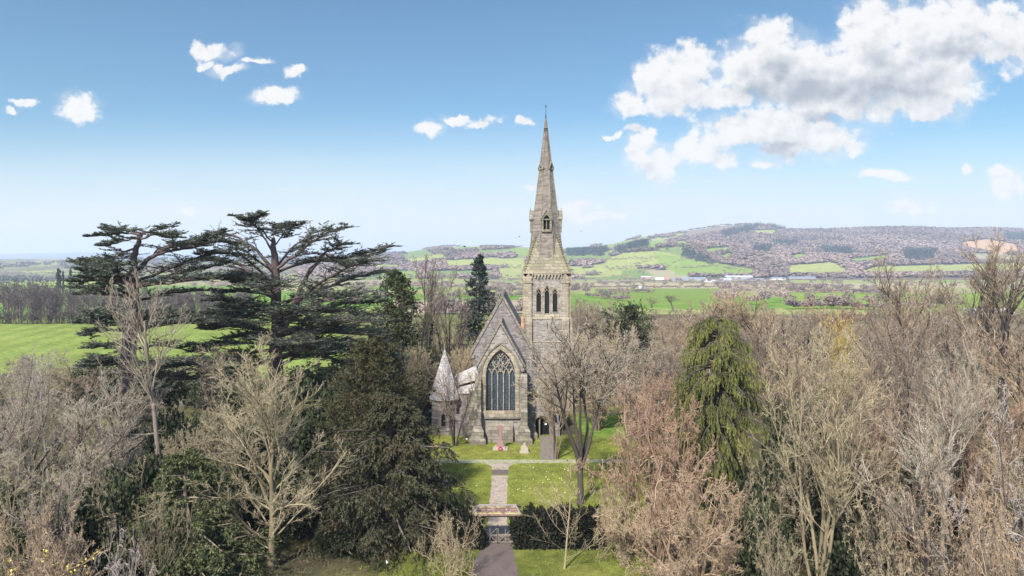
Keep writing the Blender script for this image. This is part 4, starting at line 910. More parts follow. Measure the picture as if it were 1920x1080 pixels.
# ------------------------------------------------------------------ broach spire
zsq = z(509)+.003; zap = Z(221, tcy); ap = 2.52; half = 3.05
spire_h = zap-zsq
def ra(zz): return ap*(1-(zz-zsq)/spire_h)*.985+.045           # inradius of the octagon at a height
m = MB(); C8 = 1/math.cos(math.pi/8)
m.lathe(tcx, tcy, [(ra(zsq)*C8, zsq), (ra(zap)*C8, zap)], 8, math.pi/8)
spire = m.build('spire', M['spire'], church)
m = MB(); zbr = z(441); t8 = math.tan(math.pi/8)
for k in range(4):
    q = MB(); r0 = ra(zsq); rb = ra(zbr)
    c = (tcx+half, tcy-half, zsq); a = (tcx+r0*t8-.35, tcy-half, zsq); b = (tcx+half, tcy-r0*t8+.35, zsq); f = rb*math.sqrt(.5)+.01
    top = (tcx+f, tcy-f, zbr); inn = (tcx+.2, tcy-.2, zsq); e1 = (tcx+ra(zbr)*t8*.9, tcy-ra(zbr)-.0, zbr-.4)
    q.add([c, a, b, top, inn], [(1, 0, 3), (0, 2, 3), (1, 3, 4), (3, 2, 4), (0, 1, 4, 2)]); m.add(q.spin(tcx, tcy, k*math.pi/2).v, q.f)
# sloping skirt at the foot of each cardinal face
rs = ra(z(482)); m.frustum((tcx-half, tcx+half, tcy-half, tcy+half), (tcx-rs, tcx+rs, tcy-rs, tcy+rs), zsq-.002, z(483))
m.build('broach', M['broach'], spire)
for k in range(4):                                            # stepped stones up every hip
    q = MB(); c = np.array((tcx+half, tcy-half, zsq)); f = rb*math.sqrt(.5)+.03; t = np.array((tcx+f, tcy-f, zbr))
    for i in range(15):
        p = c+(t-c)*(i+.3)/15; q.frustum((p[0]-.17, p[0]+.17, p[1]-.17, p[1]+.17), (p[0]-.06, p[0]+.2, p[1]-.2, p[1]+.06), p[2], p[2]+.24)
    q.spin(tcx, tcy, k*math.pi/2).build('hip_stones', M['broach'], spire)
m = MB()
for k in range(8):
    a = math.pi/8+k*math.pi/4; z1 = z(484) ; r1 = ra(z1)*C8; r2 = ra(zap)*C8
    m.bar((tcx+r1*math.cos(a), tcy+r1*math.sin(a), z1), (tcx+r2*math.cos(a), tcy+r2*math.sin(a), zap), .085, 6, .05)
m.build('angle_rib', M['dress_old'], spire)
m = MB(); m.bar((tcx, tcy, zap-.1), (tcx, tcy, zap+.5), .1, 6, .05); m.bar((tcx, tcy, zap+.45), (tcx, tcy, Z(195, tcy)), .035, 5, .02); m.box(tcx-.13, tcx+.13, tcy-.02, tcy+.02, Z(200, tcy), Z(198.5, tcy)); m.build('finial', M['iron'], spire)
def lucarne(k, py0, py1, hw_, proj, diag=False):
    """gabled dormer with a two-light opening on spire face k"""
    q = MB(); za_, zb_ = z(py0), z(py1); zm = za_+(zb_-za_)*.66; yo = tcy-ra(za_)-proj; yi = tcy-ra(zb_)*.5
    body = [(tcx-hw_, za_), (tcx+hw_, za_), (tcx+hw_, zm), (tcx, zb_), (tcx-hw_, zm)]
    op = arch(tcx, hw_*.62, za_+(zb_-za_)*.09, za_+(zb_-za_)*.55, za_+(zb_-za_)*.8, 6)
    q.prism(body, yo, yo+.3, [op]); q.box(tcx-hw_, tcx-hw_+.1, yo+.3, yi, za_, zm); q.box(tcx+hw_-.1, tcx+hw_, yo+.3, yi, za_, zm)
    s = (zb_-zm)/hw_
    for sg in (-1, 1):
        o = [(tcx+sg*(hw_+.12), zm-.12*s), (tcx, zb_+.02), (tcx, zb_+.2), (tcx+sg*(hw_+.16), zm-.10*s+.1)]
        if sum(o[i][0]*o[(i+1)%4][1]-o[(i+1)%4][0]*o[i][1] for i in range(4)) < 0: o = o[::-1]
        q.prism(o, yo-.1, yi)
    q.box(tcx-.045, tcx+.045, yo+.05, yo+.2, za_+(zb_-za_)*.09, za_+(zb_-za_)*.62)
    q.bar((tcx, yo+.05, zb_+.1), (tcx, yo+.05, zb_+.55), .07, 6, .03); q.box(tcx-hw_-.16, tcx+hw_+.16, yo-.06, yo+.12, zm-.28, zm-.16)
    L = q.spin(tcx, tcy, k*math.pi/4).build('lucarne', M['dress_old'], spire)
    q = MB(); q.box(tcx-hw_+.12, tcx+hw_-.12, yo+.32, yo+.4, za_+.02, zm+.1)
    q.spin(tcx, tcy, k*math.pi/4).build('opening', M['void'], L)
for k in (0, 2, 4, 6): lucarne(k, 434, 394, .68, .28)
for k in (1, 3, 5, 7): lucarne(k, 326, 301, .32, .03)
for k in range(8): 
    q = MB(); zz = z(236); q.box(tcx-.1, tcx+.1, tcy-ra(zz)-.03, tcy-ra(zz)+.2, zz-.25, zz+.25); q.spin(tcx, tcy, k*math.pi/4).build('vent_slit', M['void'], spire)

# ------------------------------------------------------------------ lychgate and gates
D = 49.4; zg = lambda py, d=D: Z(py, d); gx = X(930.5, D)
ly = empty('lychgate', (0, 0, 0)); tag(ly, 'small lychgate with a hipped brown tiled roof and pale ridge over the path', 'lychgate')
zr, zv = zg(948.5, 49.5), zg(965.5, 48.75); y0, y1 = 48.75, 50.35; ym = (y0+y1)/2; x0, x1 = X(884.5, y0), X(976.5, y0); rx0, rx1 = X(899, ym), X(967, ym)
m = MB(); m.add([(x0, y0, zv), (x1, y0, zv), (x1, y1, zv), (x0, y1, zv), (rx0, ym, zr), (rx1, ym, zr), (x0, y0, zv-.09), (x1, y0, zv-.09), (x1, y1, zv-.09), (x0, y1, zv-.09)],
    [(0, 1, 5, 4), (1, 2, 5), (2, 3, 4, 5), (3, 0, 4), (1, 0, 6, 7), (2, 1, 7, 8), (3, 2, 8, 9), (0, 3, 9, 6), (6, 9, 8, 7)])
rf = m.build('roof', M['tile'], ly)
m = MB(); m.bar((rx0-.05, ym, zr+.02), (rx1+.05, ym, zr+.02), .085, 8); m.bar((rx0, ym, zr), (rx0, ym, zr+.2), .05, 6, .02); m.bar((rx1, ym, zr), (rx1, ym, zr+.2), .05, 6, .02)
for a, b in (((x0, y0), rx0), ((x1, y0), rx1), ((x1, y1), rx1), ((x0, y1), rx0)): m.bar((a[0], a[1], zv+.01), (b, ym, zr+.01), .065, 6)
m.build('ridge_tiles', M['ridge'], rf)
for px in (902.5, 963.5):
    for yy in (48.95, 50.1):
        m = MB(); c = X(px, 49); m.box(c-.1, c+.1, yy-.1, yy+.1, -.2, zv-.06); m.bar((c, yy, zv-.6), (c+(.4 if px < 930 else -.4), yy, zv-.12), .05, 4); m.build('post', M['timber_dark'], ly)
m = MB(); m.box(x0+.3, x1-.3, 48.88, 49.02, zv-.2, zv-.093); m.box(x0+.3, x1-.3, 50.05, 50.19, zv-.2, zv-.093); m.build('beam', M['timber_dark'], ly)
gy = 49.0; gzt, gzm, gzb = Z(992, gy), Z(1005, gy), Z(1018, gy)
gb = .12 - gzb if gzb < .1 else 0
gzt += gb; gzm += gb; gzb += gb
for a, b, s in ((905.5, 932, 1), (934.5, 960.5, -1)):
    m = MB(); xa, xb = X(a, gy), X(b, gy); e = .022
    for zz in (gzb, gzm): m.bar((xa, gy, zz), (xb, gy, zz), e, 4)
    for q in (xa, xb, (xa+xb)/2): m.bar((q, gy+.004, gzb-.02), (q, gy+.004, gzt), e*.9, 4)
    m.bar((xa, gy-.03, gzt if s > 0 else gzb), (xb, gy-.03, gzb if s > 0 else gzt), e*.8, 4); m.bar((xa, gy+.035, gzb if s > 0 else gzm), (xb, gy+.035, gzt if s > 0 else gzb), e*.8, 4)
    g = m.build('gate_leaf', M['timber'], ly)
    m = MB(); m.bar((min(xa, xb), gy, gzt), ((xa+xb)/2+.1*-s, gy, gzt), e*1.2, 4); m.build('top_rail', M['iron'], g)
m = MB(); c = X(933.2, gy); m.bar((c, gy, -.05), (c, gy, gzt+.08), .04, 5); m.bar((c, gy, gzt+.08), (c, gy, gzt+.26), .08, 5, .01); m.build('meeting_post', M['iron'], ly)

# ------------------------------------------------------------------ churchyard objects
D = 20*F/(842-HZ); c = X(938, D); zz = lambda py: Z(py, D)
wm = empty('memorial_cross', (c, D, 0)); tag(wm, 'pink granite memorial cross on a stepped base before the great window', 'memorial cross')
m = MB(); m.box(-.78, .78, -.55, .55, -.1, .14); m.box(-.55, .55, -.42, .42, .142, .32); m.build('step', M['headstone'], wm)
m = MB(); m.frustum((-.42, .42, -.34, .34), (-.3, .3, -.26, .26), .322, .95); m.build('plinth', M['granite'], wm)
m = MB(); m.frustum((-.17, .17, -.13, .13), (-.11, .11, -.1, .1), .952, 1.95); m.box(-.11, .11, -.095, .095, 1.952, 2.55); m.box(-.36, -.113, -.09, .09, 2.12, 2.34); m.box(.113, .36, -.09, .09, 2.12, 2.34)
m.ribbon([(.25*math.cos(i*math.pi/8), 2.23+.25*math.sin(i*math.pi/8)) for i in range(16)], .08, -.07, .07, True); m.build('shaft', M['granite'], wm)
w = empty('poppy_wreath', (c+.02, D-.7, .0)); tag(w, 'red poppy wreath leaning at the foot of the pink memorial cross', 'wreath')
m = MB(); rng = np.random.default_rng(2)
for i in range(26):
    a = i*math.pi*2/26; p = np.array((.19*math.cos(a), .08*math.sin(a)+.05, .22+.16*math.sin(a)))+rng.normal(0, .02, 3); m.lathe(p[0], p[1], [(.02, p[2]-.04), (.06, p[2]), (.02, p[2]+.04)], 6, a)
m.build('flowers', M['poppy'], w)
m = MB(); m.lathe(0, .06, [(.02, .19), (.05, .22), (.02, .25)], 8); m.build('centre', M['white'], w)
def stone(px, py, label, kind_):
    d = 20*F/(py-HZ); o = empty('headstone', (X(px, d), d, 0)); tag(o, label, 'headstone')
    m = MB()
    if kind_: m.box(-.5, .5, -.45, .45, -.05, .1); m.build('base', M['headstone'], o); m = MB(); m.prism([(-.38, .102), (.38, .102), (.38, .5), (.13, .78), (.1, .92), (-.1, .92), (-.13, .78), (-.38, .5)], -.3, .3)
    else: m.prism([(-.36, -.05), (.36, -.05), (.36, .45), (.22, .62), (0, .68), (-.22, .62), (-.36, .45)], -.1, .1)
    m.build('slab', M['headstone'], o)
stone(983.5, 848, 'pale gabled gravestone on a slab near the church porch path', 1)
stone(837, 914, 'small rounded pinkish gravestone at the edge of the dark yew', 0)
def bollard(px, py, label, h):
    d = 20*F/(py-HZ); o = empty('bollard_light', (X(px, d), d, 0)); tag(o, label, 'light'); m = MB(); m.lathe(0, 0, [(.05, -.05), (.05, h*.7)], 8); m.build('post', M['iron'], o)
    m = MB(); m.lathe(0, 0, [(.09, h*.7), (.11, h*.78), (.11, h*.95), (.03, h)], 8); m.build('head', M['white'], o)
bollard(875, 832, 'low white headed lamp at the church wall, left of the buttress', .6)
bollard(727, 1072, 'low white headed post on the grass at the foot of the dark yew', .8)
for px, py, d, s, lab in ((871, 463, 60, .5, 'dark bird flying low over the hills, left of the spire'), (974, 444, 90, .42, 'tiny bird in flight just left of the spire'), (1090, 433.5, 90, .36, 'tiny bird in flight right of the spire')):
    o = empty('bird', P(px, py, d), .5); tag(o, lab, 'bird')
    m = MB(); m.bar((-.22*s, 0, 0), (.1*s, 0, .01), .02*s, 6, .07*s); m.bar((.1*s, 0, .01), (.3*s, 0, .03*s), .07*s, 6, .01)
    for sg in (-1, 1): m.add([(.08*s, 0, .03*s), (-.1*s, 0, .03*s), (-.2*s, sg*.34*s, .2*s), (.02*s, sg*.36*s, .22*s), (-.22*s, sg*.72*s, .1*s)], [(0, 1, 2, 3), (3, 2, 4)])
    m.build('body', M['bird'], o)
# ------------------------------------------------------------------ terrain
def vnoise(x, y, seed=0):
    xi, yi = np.floor(x).astype(np.int64), np.floor(y).astype(np.int64); fx, fy = x-xi, y-yi
    fx, fy = fx*fx*(3-2*fx), fy*fy*(3-2*fy)
    def hsh(a, b):
        n = (a*374761393+b*668265263+seed*974711) & 0x7fffffff; n = ((n ^ (n >> 13))*1274126177) & 0x7fffffff
        return ((n ^ (n >> 16)) & 0xffff)/65535.0
    return (hsh(xi, yi)*(1-fx)+hsh(xi+1, yi)*fx)*(1-fy)+(hsh(xi, yi+1)*(1-fx)+hsh(xi+1, yi+1)*fx)*fy
def fbm(x, y, seed=0, o=4): return sum(vnoise(x*2**i, y*2**i, seed+i)*.5**i for i in range(o))/(2-.5**(o-1))
RIDGE = ([-2000, 560, 640, 700, 760, 800, 830, 870, 960, 1060, 1110, 1150, 1200, 1240, 1290, 1350, 1400, 1440, 1480, 1560, 1640, 1700, 1760, 1860, 1920, 2100, 4000],
         [486, 486, 482, 477, 473, 467, 463, 462, 463, 466, 461, 457, 444, 441, 433, 424, 421, 422, 431, 431, 427, 426, 429, 428, 431, 438, 450])
FAR = ([-2000, 0, 60, 140, 200, 300, 450, 700, 4000], [478, 477, 475, 473, 474, 477, 480, 482, 484])
def height(px, D):
    px, D = np.broadcast_arrays(np.asarray(px, float), np.asarray(D, float))
    x = (px-CX)/F*D
    z = np.where(D < 260, 0, -16*np.clip((D-260)/800, 0, 1)**.9)
    rz = H+(HZ-np.interp(px, *RIDGE))/F*3100
    t = np.clip((D-1350)/(3100-1350), 0, 1); prof = t**1.25*(1-.0)+0
    hill = (rz+16)*prof*np.where(D > 3100, np.clip(1-(D-3100)/1800, 0, 1)**1.5, 1)
    n = (fbm(x/420, D/420, 3)-.5)
    z = z+hill+n*70*np.sin(np.pi*np.clip(t, 0, 1))*np.clip(rz/150, .15, 1)
    z = z+38*np.exp(-((px-1230)/190)**2-((D-2000)/330)**2)+24*np.exp(-((px-900)/160)**2-((D-2300)/400)**2)
    fz = H+(HZ-np.interp(px, *FAR))/F*11500
    z = z+(fz+16)*np.clip((D-6500)/5000, 0, 1)**1.2*(1+.25*(fbm(x/1500, D/1500, 9)-.5))
    z = z+(fbm(x/1100, D/900, 21)-.4)*90*np.clip((D-4200)/1500, 0, 1)*np.clip((9000-D)/2500, 0, 1)*(px < 760)
    return z
def rowpx(px, D): return HZ+(H-height(px, D))/D*F
def inpoly(px, py, poly):
    r = np.zeros(px.shape, bool); n = len(poly)
    for i in range(n):
        (x0, y0), (x1, y1) = poly[i], poly[(i+1) % n]
        if y0 == y1: continue
        c = ((y0 > py) != (y1 > py)) & (px < (x1-x0)*(py-y0)/(y1-y0)+x0); r ^= c
    return r
GRN, GR2, YEL, STRAW, WOOD, MOOR, DARK, ORG = (.22,.31,.06), (.175,.245,.07), (.33,.355,.11), (.36,.32,.2), (.16,.115,.105), (.25,.18,.15), (.035,.05,.045), (.55,.33,.2)
FIELDS = [
    (GR2, [(1050,462),(1108,462),(1108,471),(1050,473)]), (GRN, [(1125,460),(1165,452),(1190,455),(1165,466),(1130,470)]), (GRN, [(1188,456),(1252,449),(1246,459),(1190,469)]),
    (GR2, [(1050,474),(1150,471),(1135,492),(1055,484)]), (YEL, [(1135,488),(1170,474),(1232,470),(1290,484),(1240,500),(1150,507),(1128,500)]), (GRN, [(1225,473),(1292,485),(1420,505),(1410,519),(1290,517),(1240,502)]),
    (GRN, [(1265,505),(1330,500),(1400,508),(1420,516),(1330,519),(1268,515)]), (GRN, [(1318,467),(1372,462),(1366,472),(1325,476)]), (YEL, [(1415,432),(1468,430),(1448,441),(1412,438)]), (GRN, [(1348,479),(1372,474),(1366,492)]),
    (MOOR, [(1285,434),(1355,424),(1430,421),(1330,438),(1290,446)]), (YEL, [(1475,498),(1560,491),(1592,506),(1582,517),(1475,517)]), (GRN, [(1590,486),(1672,477),(1660,490),(1600,495)]), (GRN, [(1480,480),(1510,474),(1515,484),(1490,490)]),
    (ORG, [(1795,456),(1850,448),(1905,458),(1915,474),(1880,478),(1830,470)]), (STRAW, [(1815,474),(1900,478),(1925,492),(1830,490)]), (YEL, [(1640,500),(1930,492),(1930,512),(1600,516)]),
    (GR2, [(745,474),(800,468),(812,478),(760,486)]), (YEL, [(755,486),(830,476),(840,487),(770,496)]), (GRN, [(842,463),(900,461),(905,468),(850,471)]), (GR2, [(890,470),(965,466),(980,474),(905,478)]), (GRN, [(955,466),(998,462),(998,486),(970,484)]),
    (YEL, [(700,497),(750,496),(750,505),(700,506)]), (YEL, [(830,488),(985,483),(985,500),(840,503)]), (GRN, [(690,512),(780,508),(790,522),(690,524)]), (YEL, [(930,506),(985,505),(985,522),(935,524)]), (GR2, [(800,508),(925,507),(930,520),(800,522)]),
]
def ground_colour(px, py, D, x):
    """what grows or lies where (own colours only)"""
    n1 = fbm(x/60, D/60, 5); n2 = fbm(x/7, D/7, 6); n3 = fbm(x/260, D/420, 8)
    c = np.empty(px.shape+(3,)); A = np.array
    c[:] = A((.075, .062, .04))
    # churchyard and fields near by
    lawn = (D > 50.0) & (D < 80) & (x > -10) & (x < 16); c[lawn] = A((.19, .215, .04))
    q_ = np.clip((fbm(x/2.2, D/3.0, 41)-.5)*4, 0, 1)[..., None]; q2 = np.clip((fbm(x/5.5, D/5.5, 43)-.48)*4, 0, 1)[..., None]
    c[lawn] = ((c*(1-.5*q2)+A((.235,.225,.05))*.5*q2)*(1-.45*q_)+A((.13,.135,.04))*.45*q_)[lawn]
    fore = (D > 36) & (D <= 50.0) & (x > -8.5) & (x < 9.5); c[fore] = A((.125, .14, .03))
    side = (D >= 78) & (D < 130) & (x > 7.9) & (x < 18); c[side] = A((.14, .22, .04))
    fl = (D > 118+26*(n1-.5)+10*(n2-.5)) & (D < 262) & (px < 640); c[fl] = A((.20, .26, .062))
    ru = (D > 95) & (D < 262) & (px >= 640) & (px < 1060); c[ru] = A((.15, .17, .06))
    wd = (D > 90) & (D < 262) & (px >= 1060); c[wd] = A((.12, .10, .065))
    # valley floor: strips of pasture, stubble and rough
    v = D >= 262
    stripes = np.where(n3 > .56, 0, np.where(n3 > .44, 1, 2))
    for k, q in enumerate(((.15,.27,.05), (.30,.33,.12), (.33,.28,.17))): c[v & (stripes == k)] = A(q)
    c[v & (px > 690+60*n1) & (px < 1010) & (py > 560+8*n2) & (py < 588)] = A((.40, .32, .25))
    c[v & (px > 1115) & (px < 1350) & (py > 541) & (py < 570)] = A((.18, .265, .06))
    c[v & (px > 1115) & (py > 531) & (py < 541)] = A((.42, .36, .22))
    c[v & (px > 1480) & (py > 549) & (py < 580)] = A((.22, .32, .06))
    c[v & (px < 215) & (py > 512) & (py < 534)] = A((.33, .40, .08))
    # hills
    hl = (D > 1350) & (D < 4600)
    cells = vnoise(x/170, D/260, 12); wood = np.where(px > 1290, n1 > .2, np.where(px > 1050, n1 > .58, n1 > .43))
    c[hl & wood] = A(WOOD)
    for k, q in enumerate((GRN, YEL, GR2, STRAW)): c[hl & ~wood & ((cells*4).astype(int) == k)] = A(q)
    for col, poly in FIELDS: c[hl & inpoly(px, py, poly)] = A(col)
    c[fl] *= (1+.10*np.sin(x*.9+D*.25)+.25*(n1-.5))[fl][:, None]
    fr = D >= 4600; c[fr] = np.where((fbm(x/500, D/700, 15) > .5)[..., None], A((.10,.14,.06)), A((.09,.08,.07)))[fr]
    return c*(.82+.36*n2[..., None])
us = np.concatenate([np.arange(-1500, -230, 12), np.arange(-230, 2150, 2.4), np.arange(2150, 3450, 12)])
ys = np.concatenate([np.arange(-60, 40, 5), np.arange(40, 92, .45), np.arange(92, 262, 1.8), 262*(4600/262)**np.linspace(0, 1, 270), np.geomspace(4700, 14000, 46)])
PX, YY = np.meshgrid(us, ys); DD = np.maximum(YY, 60.0)
ZZ = height(PX, YY); XX = (PX-CX)/F*DD; PXe = np.where(YY > 1, CX+F*XX/np.maximum(YY, 1), PX); PY = HZ+(H-ZZ)/np.maximum(YY, 1)*F
colr = ground_colour(PXe, PY, YY, XX)
nr, nc = PX.shape; ii = (np.arange(nr-1)[:, None]*nc+np.arange(nc-1)[None, :]).ravel()
m, nt, b = newmat('land'); b.inputs['Specular IOR Level'].default_value = 0
at = node(nt, 'ShaderNodeAttribute', attribute_name='col').outputs['Color']; p = geopos(nt)
n1 = noise(nt, p, .9, 6, .7); n2 = noise(nt, p, .13, 4, .6); n3 = noise(nt, p, 5.5, 4, .7)
x = mixc(nt, ramp(nt, n1, .38, .68), mixc(nt, .45, at, (.02, .025, .012)), at)
x = mixc(nt, mth(nt, 'MULTIPLY', ramp(nt, noise(nt, p, .03, 5, .65), .45, .65), .35), x, mixc(nt, .5, x, (.10, .12, .03)))
x = mixc(nt, mth(nt, 'MULTIPLY', ramp(nt, n2, .45, .7), .5), x, mixc(nt, .55, x, (.30, .27, .08)))
x = mixc(nt, mth(nt, 'MULTIPLY', ramp(nt, n3, .4, .62), .4), x, mixc(nt, .6, x, (.01, .015, .006)))
nt.links.new(x, b.inputs['Base Color']); bump(nt, b, n1, .4, .25)
o = put('ground', mesh_np('ground', np.stack([XX, YY, ZZ], -1).reshape(-1, 3), np.stack([ii, ii+1, ii+nc+1, ii+nc], 1), mat=m, col=colr.reshape(-1, 3), smooth=True))
tag(o, 'grass, fields and wooded hills', kind='structure')
DG = np.geomspace(262, 3300, 500)
def D_at(px, py):
    r = rowpx(np.full(500, px), DG); k = np.argmax(r <= py); return DG[k] if r[k] <= py else 3100.0

# ---- paths: thin sheets on the ground
def sheet(name, pts, mat, label, z_=.006):
    m = MB(); tri = tessellate_polygon([[Vector((x, y, 0)) for x, y in pts]])
    fs = []
    for t in tri:
        a, b, c = (pts[i] for i in t)
        fs.append(t if (b[0]-a[0])*(c[1]-a[1])-(b[1]-a[1])*(c[0]-a[0]) > 0 else (t[0], t[2], t[1]))
    m.add([(x, y, z_) for x, y in pts], fs); o = m.build(name, mat); return tag(o, label, kind='structure')
m, nt, b = newmat('dark_tarmac'); p = geopos(nt)
x = mixc(nt, ramp(nt, noise(nt, p, 26, 3, .8), .35, .7), (.06, .046, .043), (.17, .135, .122)); x = mixc(nt, mth(nt, 'MULTIPLY', ramp(nt, noise(nt, p, 1.2, 5), .45, .7), .6), x, (.07, .062, .05))
nt.links.new(x, b.inputs['Base Color']); M['tarmac'] = m
m, nt, b = newmat('worn_path'); x = mixc(nt, ramp(nt, noise(nt, p := geopos(nt), 4, 5, .7), .35, .7), (.21, .17, .14), (.37, .31, .255)); x = mixc(nt, mth(nt, 'MULTIPLY', ramp(nt, noise(nt, p, 1.1, 5), .5, .7), .6), x, (.13, .12, .05)); nt.links.new(x, b.inputs['Base Color']); M['path'] = m
m, nt, b = newmat('grassy_gravel'); x = mixc(nt, ramp(nt, noise(nt, p := geopos(nt), 2.2, 5, .7), .36, .58), (.13, .17, .04), (.27, .25, .19)); nt.links.new(x, b.inputs['Base Color']); M['gravel'] = m
m, nt, b = newmat('mossy_tarmac'); x = mixc(nt, ramp(nt, noise(nt, p := geopos(nt), 5, 5, .75), .35, .65), (.085, .07, .066), (.21, .175, .16)); x = mixc(nt, ramp(nt, noise(nt, p, 1.6, 5, .7), .5, .62), x, (.14, .15, .05)); nt.links.new(x, b.inputs['Base Color']); M['porch_path'] = m
rngp = np.random.default_rng(1)
def strip(name, cl, mat, label, z_=.006):      # cl = [(x_left, x_right, y)...] -> slightly wandering edges
    cl = np.array(cl, float); yy = np.arange(cl[0, 2], cl[-1, 2]+.01, .5); l = np.interp(yy, cl[:, 2], cl[:, 0])+rngp.normal(0, .035, len(yy)); r = np.interp(yy, cl[:, 2], cl[:, 1])+rngp.normal(0, .035, len(yy))
    return sheet(name, [(a, y) for a, y in zip(l, yy)][::-1]+[(a, y) for a, y in zip(r, yy)], mat, label, z_)
strip('path', [(-2.95, .75, 34), (-2.75, .42, 44), (-2.1, .05, 48.8), (-2.0, -.0, 50.6)], M['tarmac'], 'dark tarmac path up to the lychgate')
strip('path', [(-2.0, -.1, 50.6), (-1.85, -.42, 53), (-1.85, -.42, 64.9)], M['path'], 'worn path across the lawn')
strip('path', [(-1.88, -.40, 64.9), (-1.9, -.40, 66.4)], M['tarmac'], 'dark strip painted as the gate shadow on the lawn path')  # the gate's shadow across the path, painted as a dark sheet
strip('path', [(-1.9, -.4, 66.4), (-1.95, -.3, 67.4), (-2.3, .0, 68.1), (-2.9, .6, 68.6), (-3.1, .8, 69.4)], M['path'], 'mouth of the lawn path at the cross path')
sheet('path', [(-9.5, 68.5), (-5, 68.55), (-1, 68.45), (5, 68.6), (13, 68.8), (13, 69.9), (5, 69.8), (-1, 69.75), (-5, 69.8), (-9.5, 69.7)], M['gravel'], 'pale gravel path crossing in front of the church', .010)
strip('path', [(2.85, 4.25, 69.6), (3.2, 4.6, 79.2)], M['porch_path'], 'dark path to the church porch', .014)

# ---- grass blades and daffodils on the lawns
rng = np.random.default_rng(77); n = 52000
x = rng.uniform(-10, 14, n); y = 43+37*rng.random(n)**1.3; keep = ~((x > -2.1) & (x < -.2)) & ~((y > 68.2) & (y < 70.1)) & ~((x > 2.7) & (x < 4.8) & (y > 69)) & ~((y < 51) & (x > -3) & (x < .8)) & (fbm(x/1.2, y/1.2, 4) > .38)
x, y = x[keep], y[keep]; n = len(x)
tone = np.clip(fbm(x/2.5, y/2.5, 9)*1.3-.15+rng.normal(0, .18, n), 0, 1)
M['grass'] = leafmat('grass_blades', (.085, .105, .02), (.275, .29, .06), trans=.25)
o = put('grass', mesh_np('grass', *blades(rng, np.stack([x, y, np.zeros(n)], 1), rng.normal(0, .45, (n, 3))+UP, rng.uniform(.05, .16, n), .022)[:2], mat=M['grass'], tint=np.repeat(tone, 4))); tag(o, 'short lawn grass', kind='stuff')
n = 80; x = np.concatenate([rng.uniform(-9.5, -2.6, 30), rng.uniform(.2, 6.5, 50)]); y = 52.5+15*rng.random(n); q = np.repeat(np.stack([x, y, np.full(n, .12)], 1), 4, 0)+rng.normal(0, .07, (n*4, 3))*[1, 1, .4]
o = put('daffodils', mesh_np('daffodils', *blades(rng, q, rng.normal(size=q.shape)+UP, .07, .03)[:2], mat=leafmat('pale_petals', (.62, .58, .3), (.8, .76, .62)), tint=np.repeat(rng.random(len(q)), 4))); tag(o, 'pale daffodils dotted over the lawn', kind='stuff')

# ---- brambles, fallen twigs and litter under the trees
n = 90000; px = rng.uniform(-60, 1980, n); y = 34+80*rng.random(n)**1.2; x = (px-CX)/F*y
ok = ~((x > -10.3) & (x < 16.5) & (y > 37)) & (fbm(x/2.6, y/2.6, 14) > .36); x, y = x[ok], y[ok]; n = len(x)
q = np.stack([x, y, rng.random(n)**2*.7], 1)
o = put('undergrowth', mesh_np('undergrowth', *blades(rng, q, rng.normal(size=(n, 3))+UP*.6, rng.uniform(.15, .5, n), rng.uniform(.01, .05, n))[:2], mat=leafmat('bramble_and_litter', (.03, .03, .014), (.17, .13, .075), (.05, .075, .025)), tint=np.repeat(rng.random(n), 4))); tag(o, 'brambles and litter under the trees', kind='stuff')

# ---- woods that read as one mass: many small bare trees in one object
def low_tree(seed):
    return bare(seed, h=14, r=.2, trunk=.85, sj=.05, levels=(lv(13, .65, 1, 3, .12, t0=.2, shape=([.1, .5, 1], [.30, .34, .16]), tr=.08, S=3), lv(8, .7, .45, 2, .15, tr=.05, rmin=.035, rend=.025), lv(7, .7, .5, 1, .15, tr=.04, rmin=.032, rend=.02)), rtip=.25)
LOW = []
for s in (51, 52, 53, 54):
    w, c = low_tree(s); LOW.append(join([w, c]))
def wood(name, label, spots, mat, seed):
    rng = np.random.default_rng(seed); out = []
    for i, (x, y, z_, h, w) in enumerate(spots):
        V, Q, t = LOW[i % 4]; a = rng.random()*6.28; s = h/14; sw = w/8.0
        c, q = math.cos(a), math.sin(a)
        V2 = np.stack([(V[:, 0]*c-V[:, 1]*q)*sw+x, (V[:, 0]*q+V[:, 1]*c)*sw+y, V[:, 2]*s+z_], 1); out.append((V2, Q, np.clip(t*.6+rng.uniform(0, .5), 0, 1)))
    V, Q, t = join(out); o = put(name, mesh_np(name, V, Q, mat=mat, tint=t)); return tag(o, label, kind='stuff')
rng = np.random.default_rng(91); S = []
for i in range(330):
    px = rng.uniform(-160, 480); D = 222+90*rng.random()**1.5; top = np.interp(px, [-140, 0, 60, 120, 200, 470], [512, 517, 520, 530, 530, 535])+rng.normal(0, 4); S.append((X(px, D), D, 0, max(Z(top, D), 7), rng.uniform(6, 10)))
for i in range(130):
    px = -170+650*i/130; D = 219+rng.random()*4; S.append((X(px, D), D, 0, rng.uniform(4, 7), rng.uniform(6, 9)))
wood('woodland', 'grey brown bare wood beyond the bright green field on the left', S, B('wood'), 1)
S = []
for i in range(330):
    px = rng.uniform(1070, 2050); D = rng.uniform(112, 262); top = np.interp(px, [1070, 1110, 1150, 1230, 1330, 1500, 1650, 2050], [545, 556, 570, 588, 560, 580, 575, 580])+rng.normal(0, 6)+(240-D)*.06; S.append((X(px, D), D, 0, max(Z(top, D), 3.5), rng.uniform(5, 9)))
wood('woodland', 'brown bare wood behind the church, right of the tower', S, B('brown'), 2)
S = []
for i in range(60):
    px = rng.uniform(640, 990); D = rng.uniform(125, 255); top = rng.uniform(585, 630); S.append((X(px, D), D, 0, max(Z(top, D), 1.8), rng.uniform(3, 6)))
wood('scrub_thicket', 'low brown scrub in the rough meadow behind the church', S, B('brown'), 3)

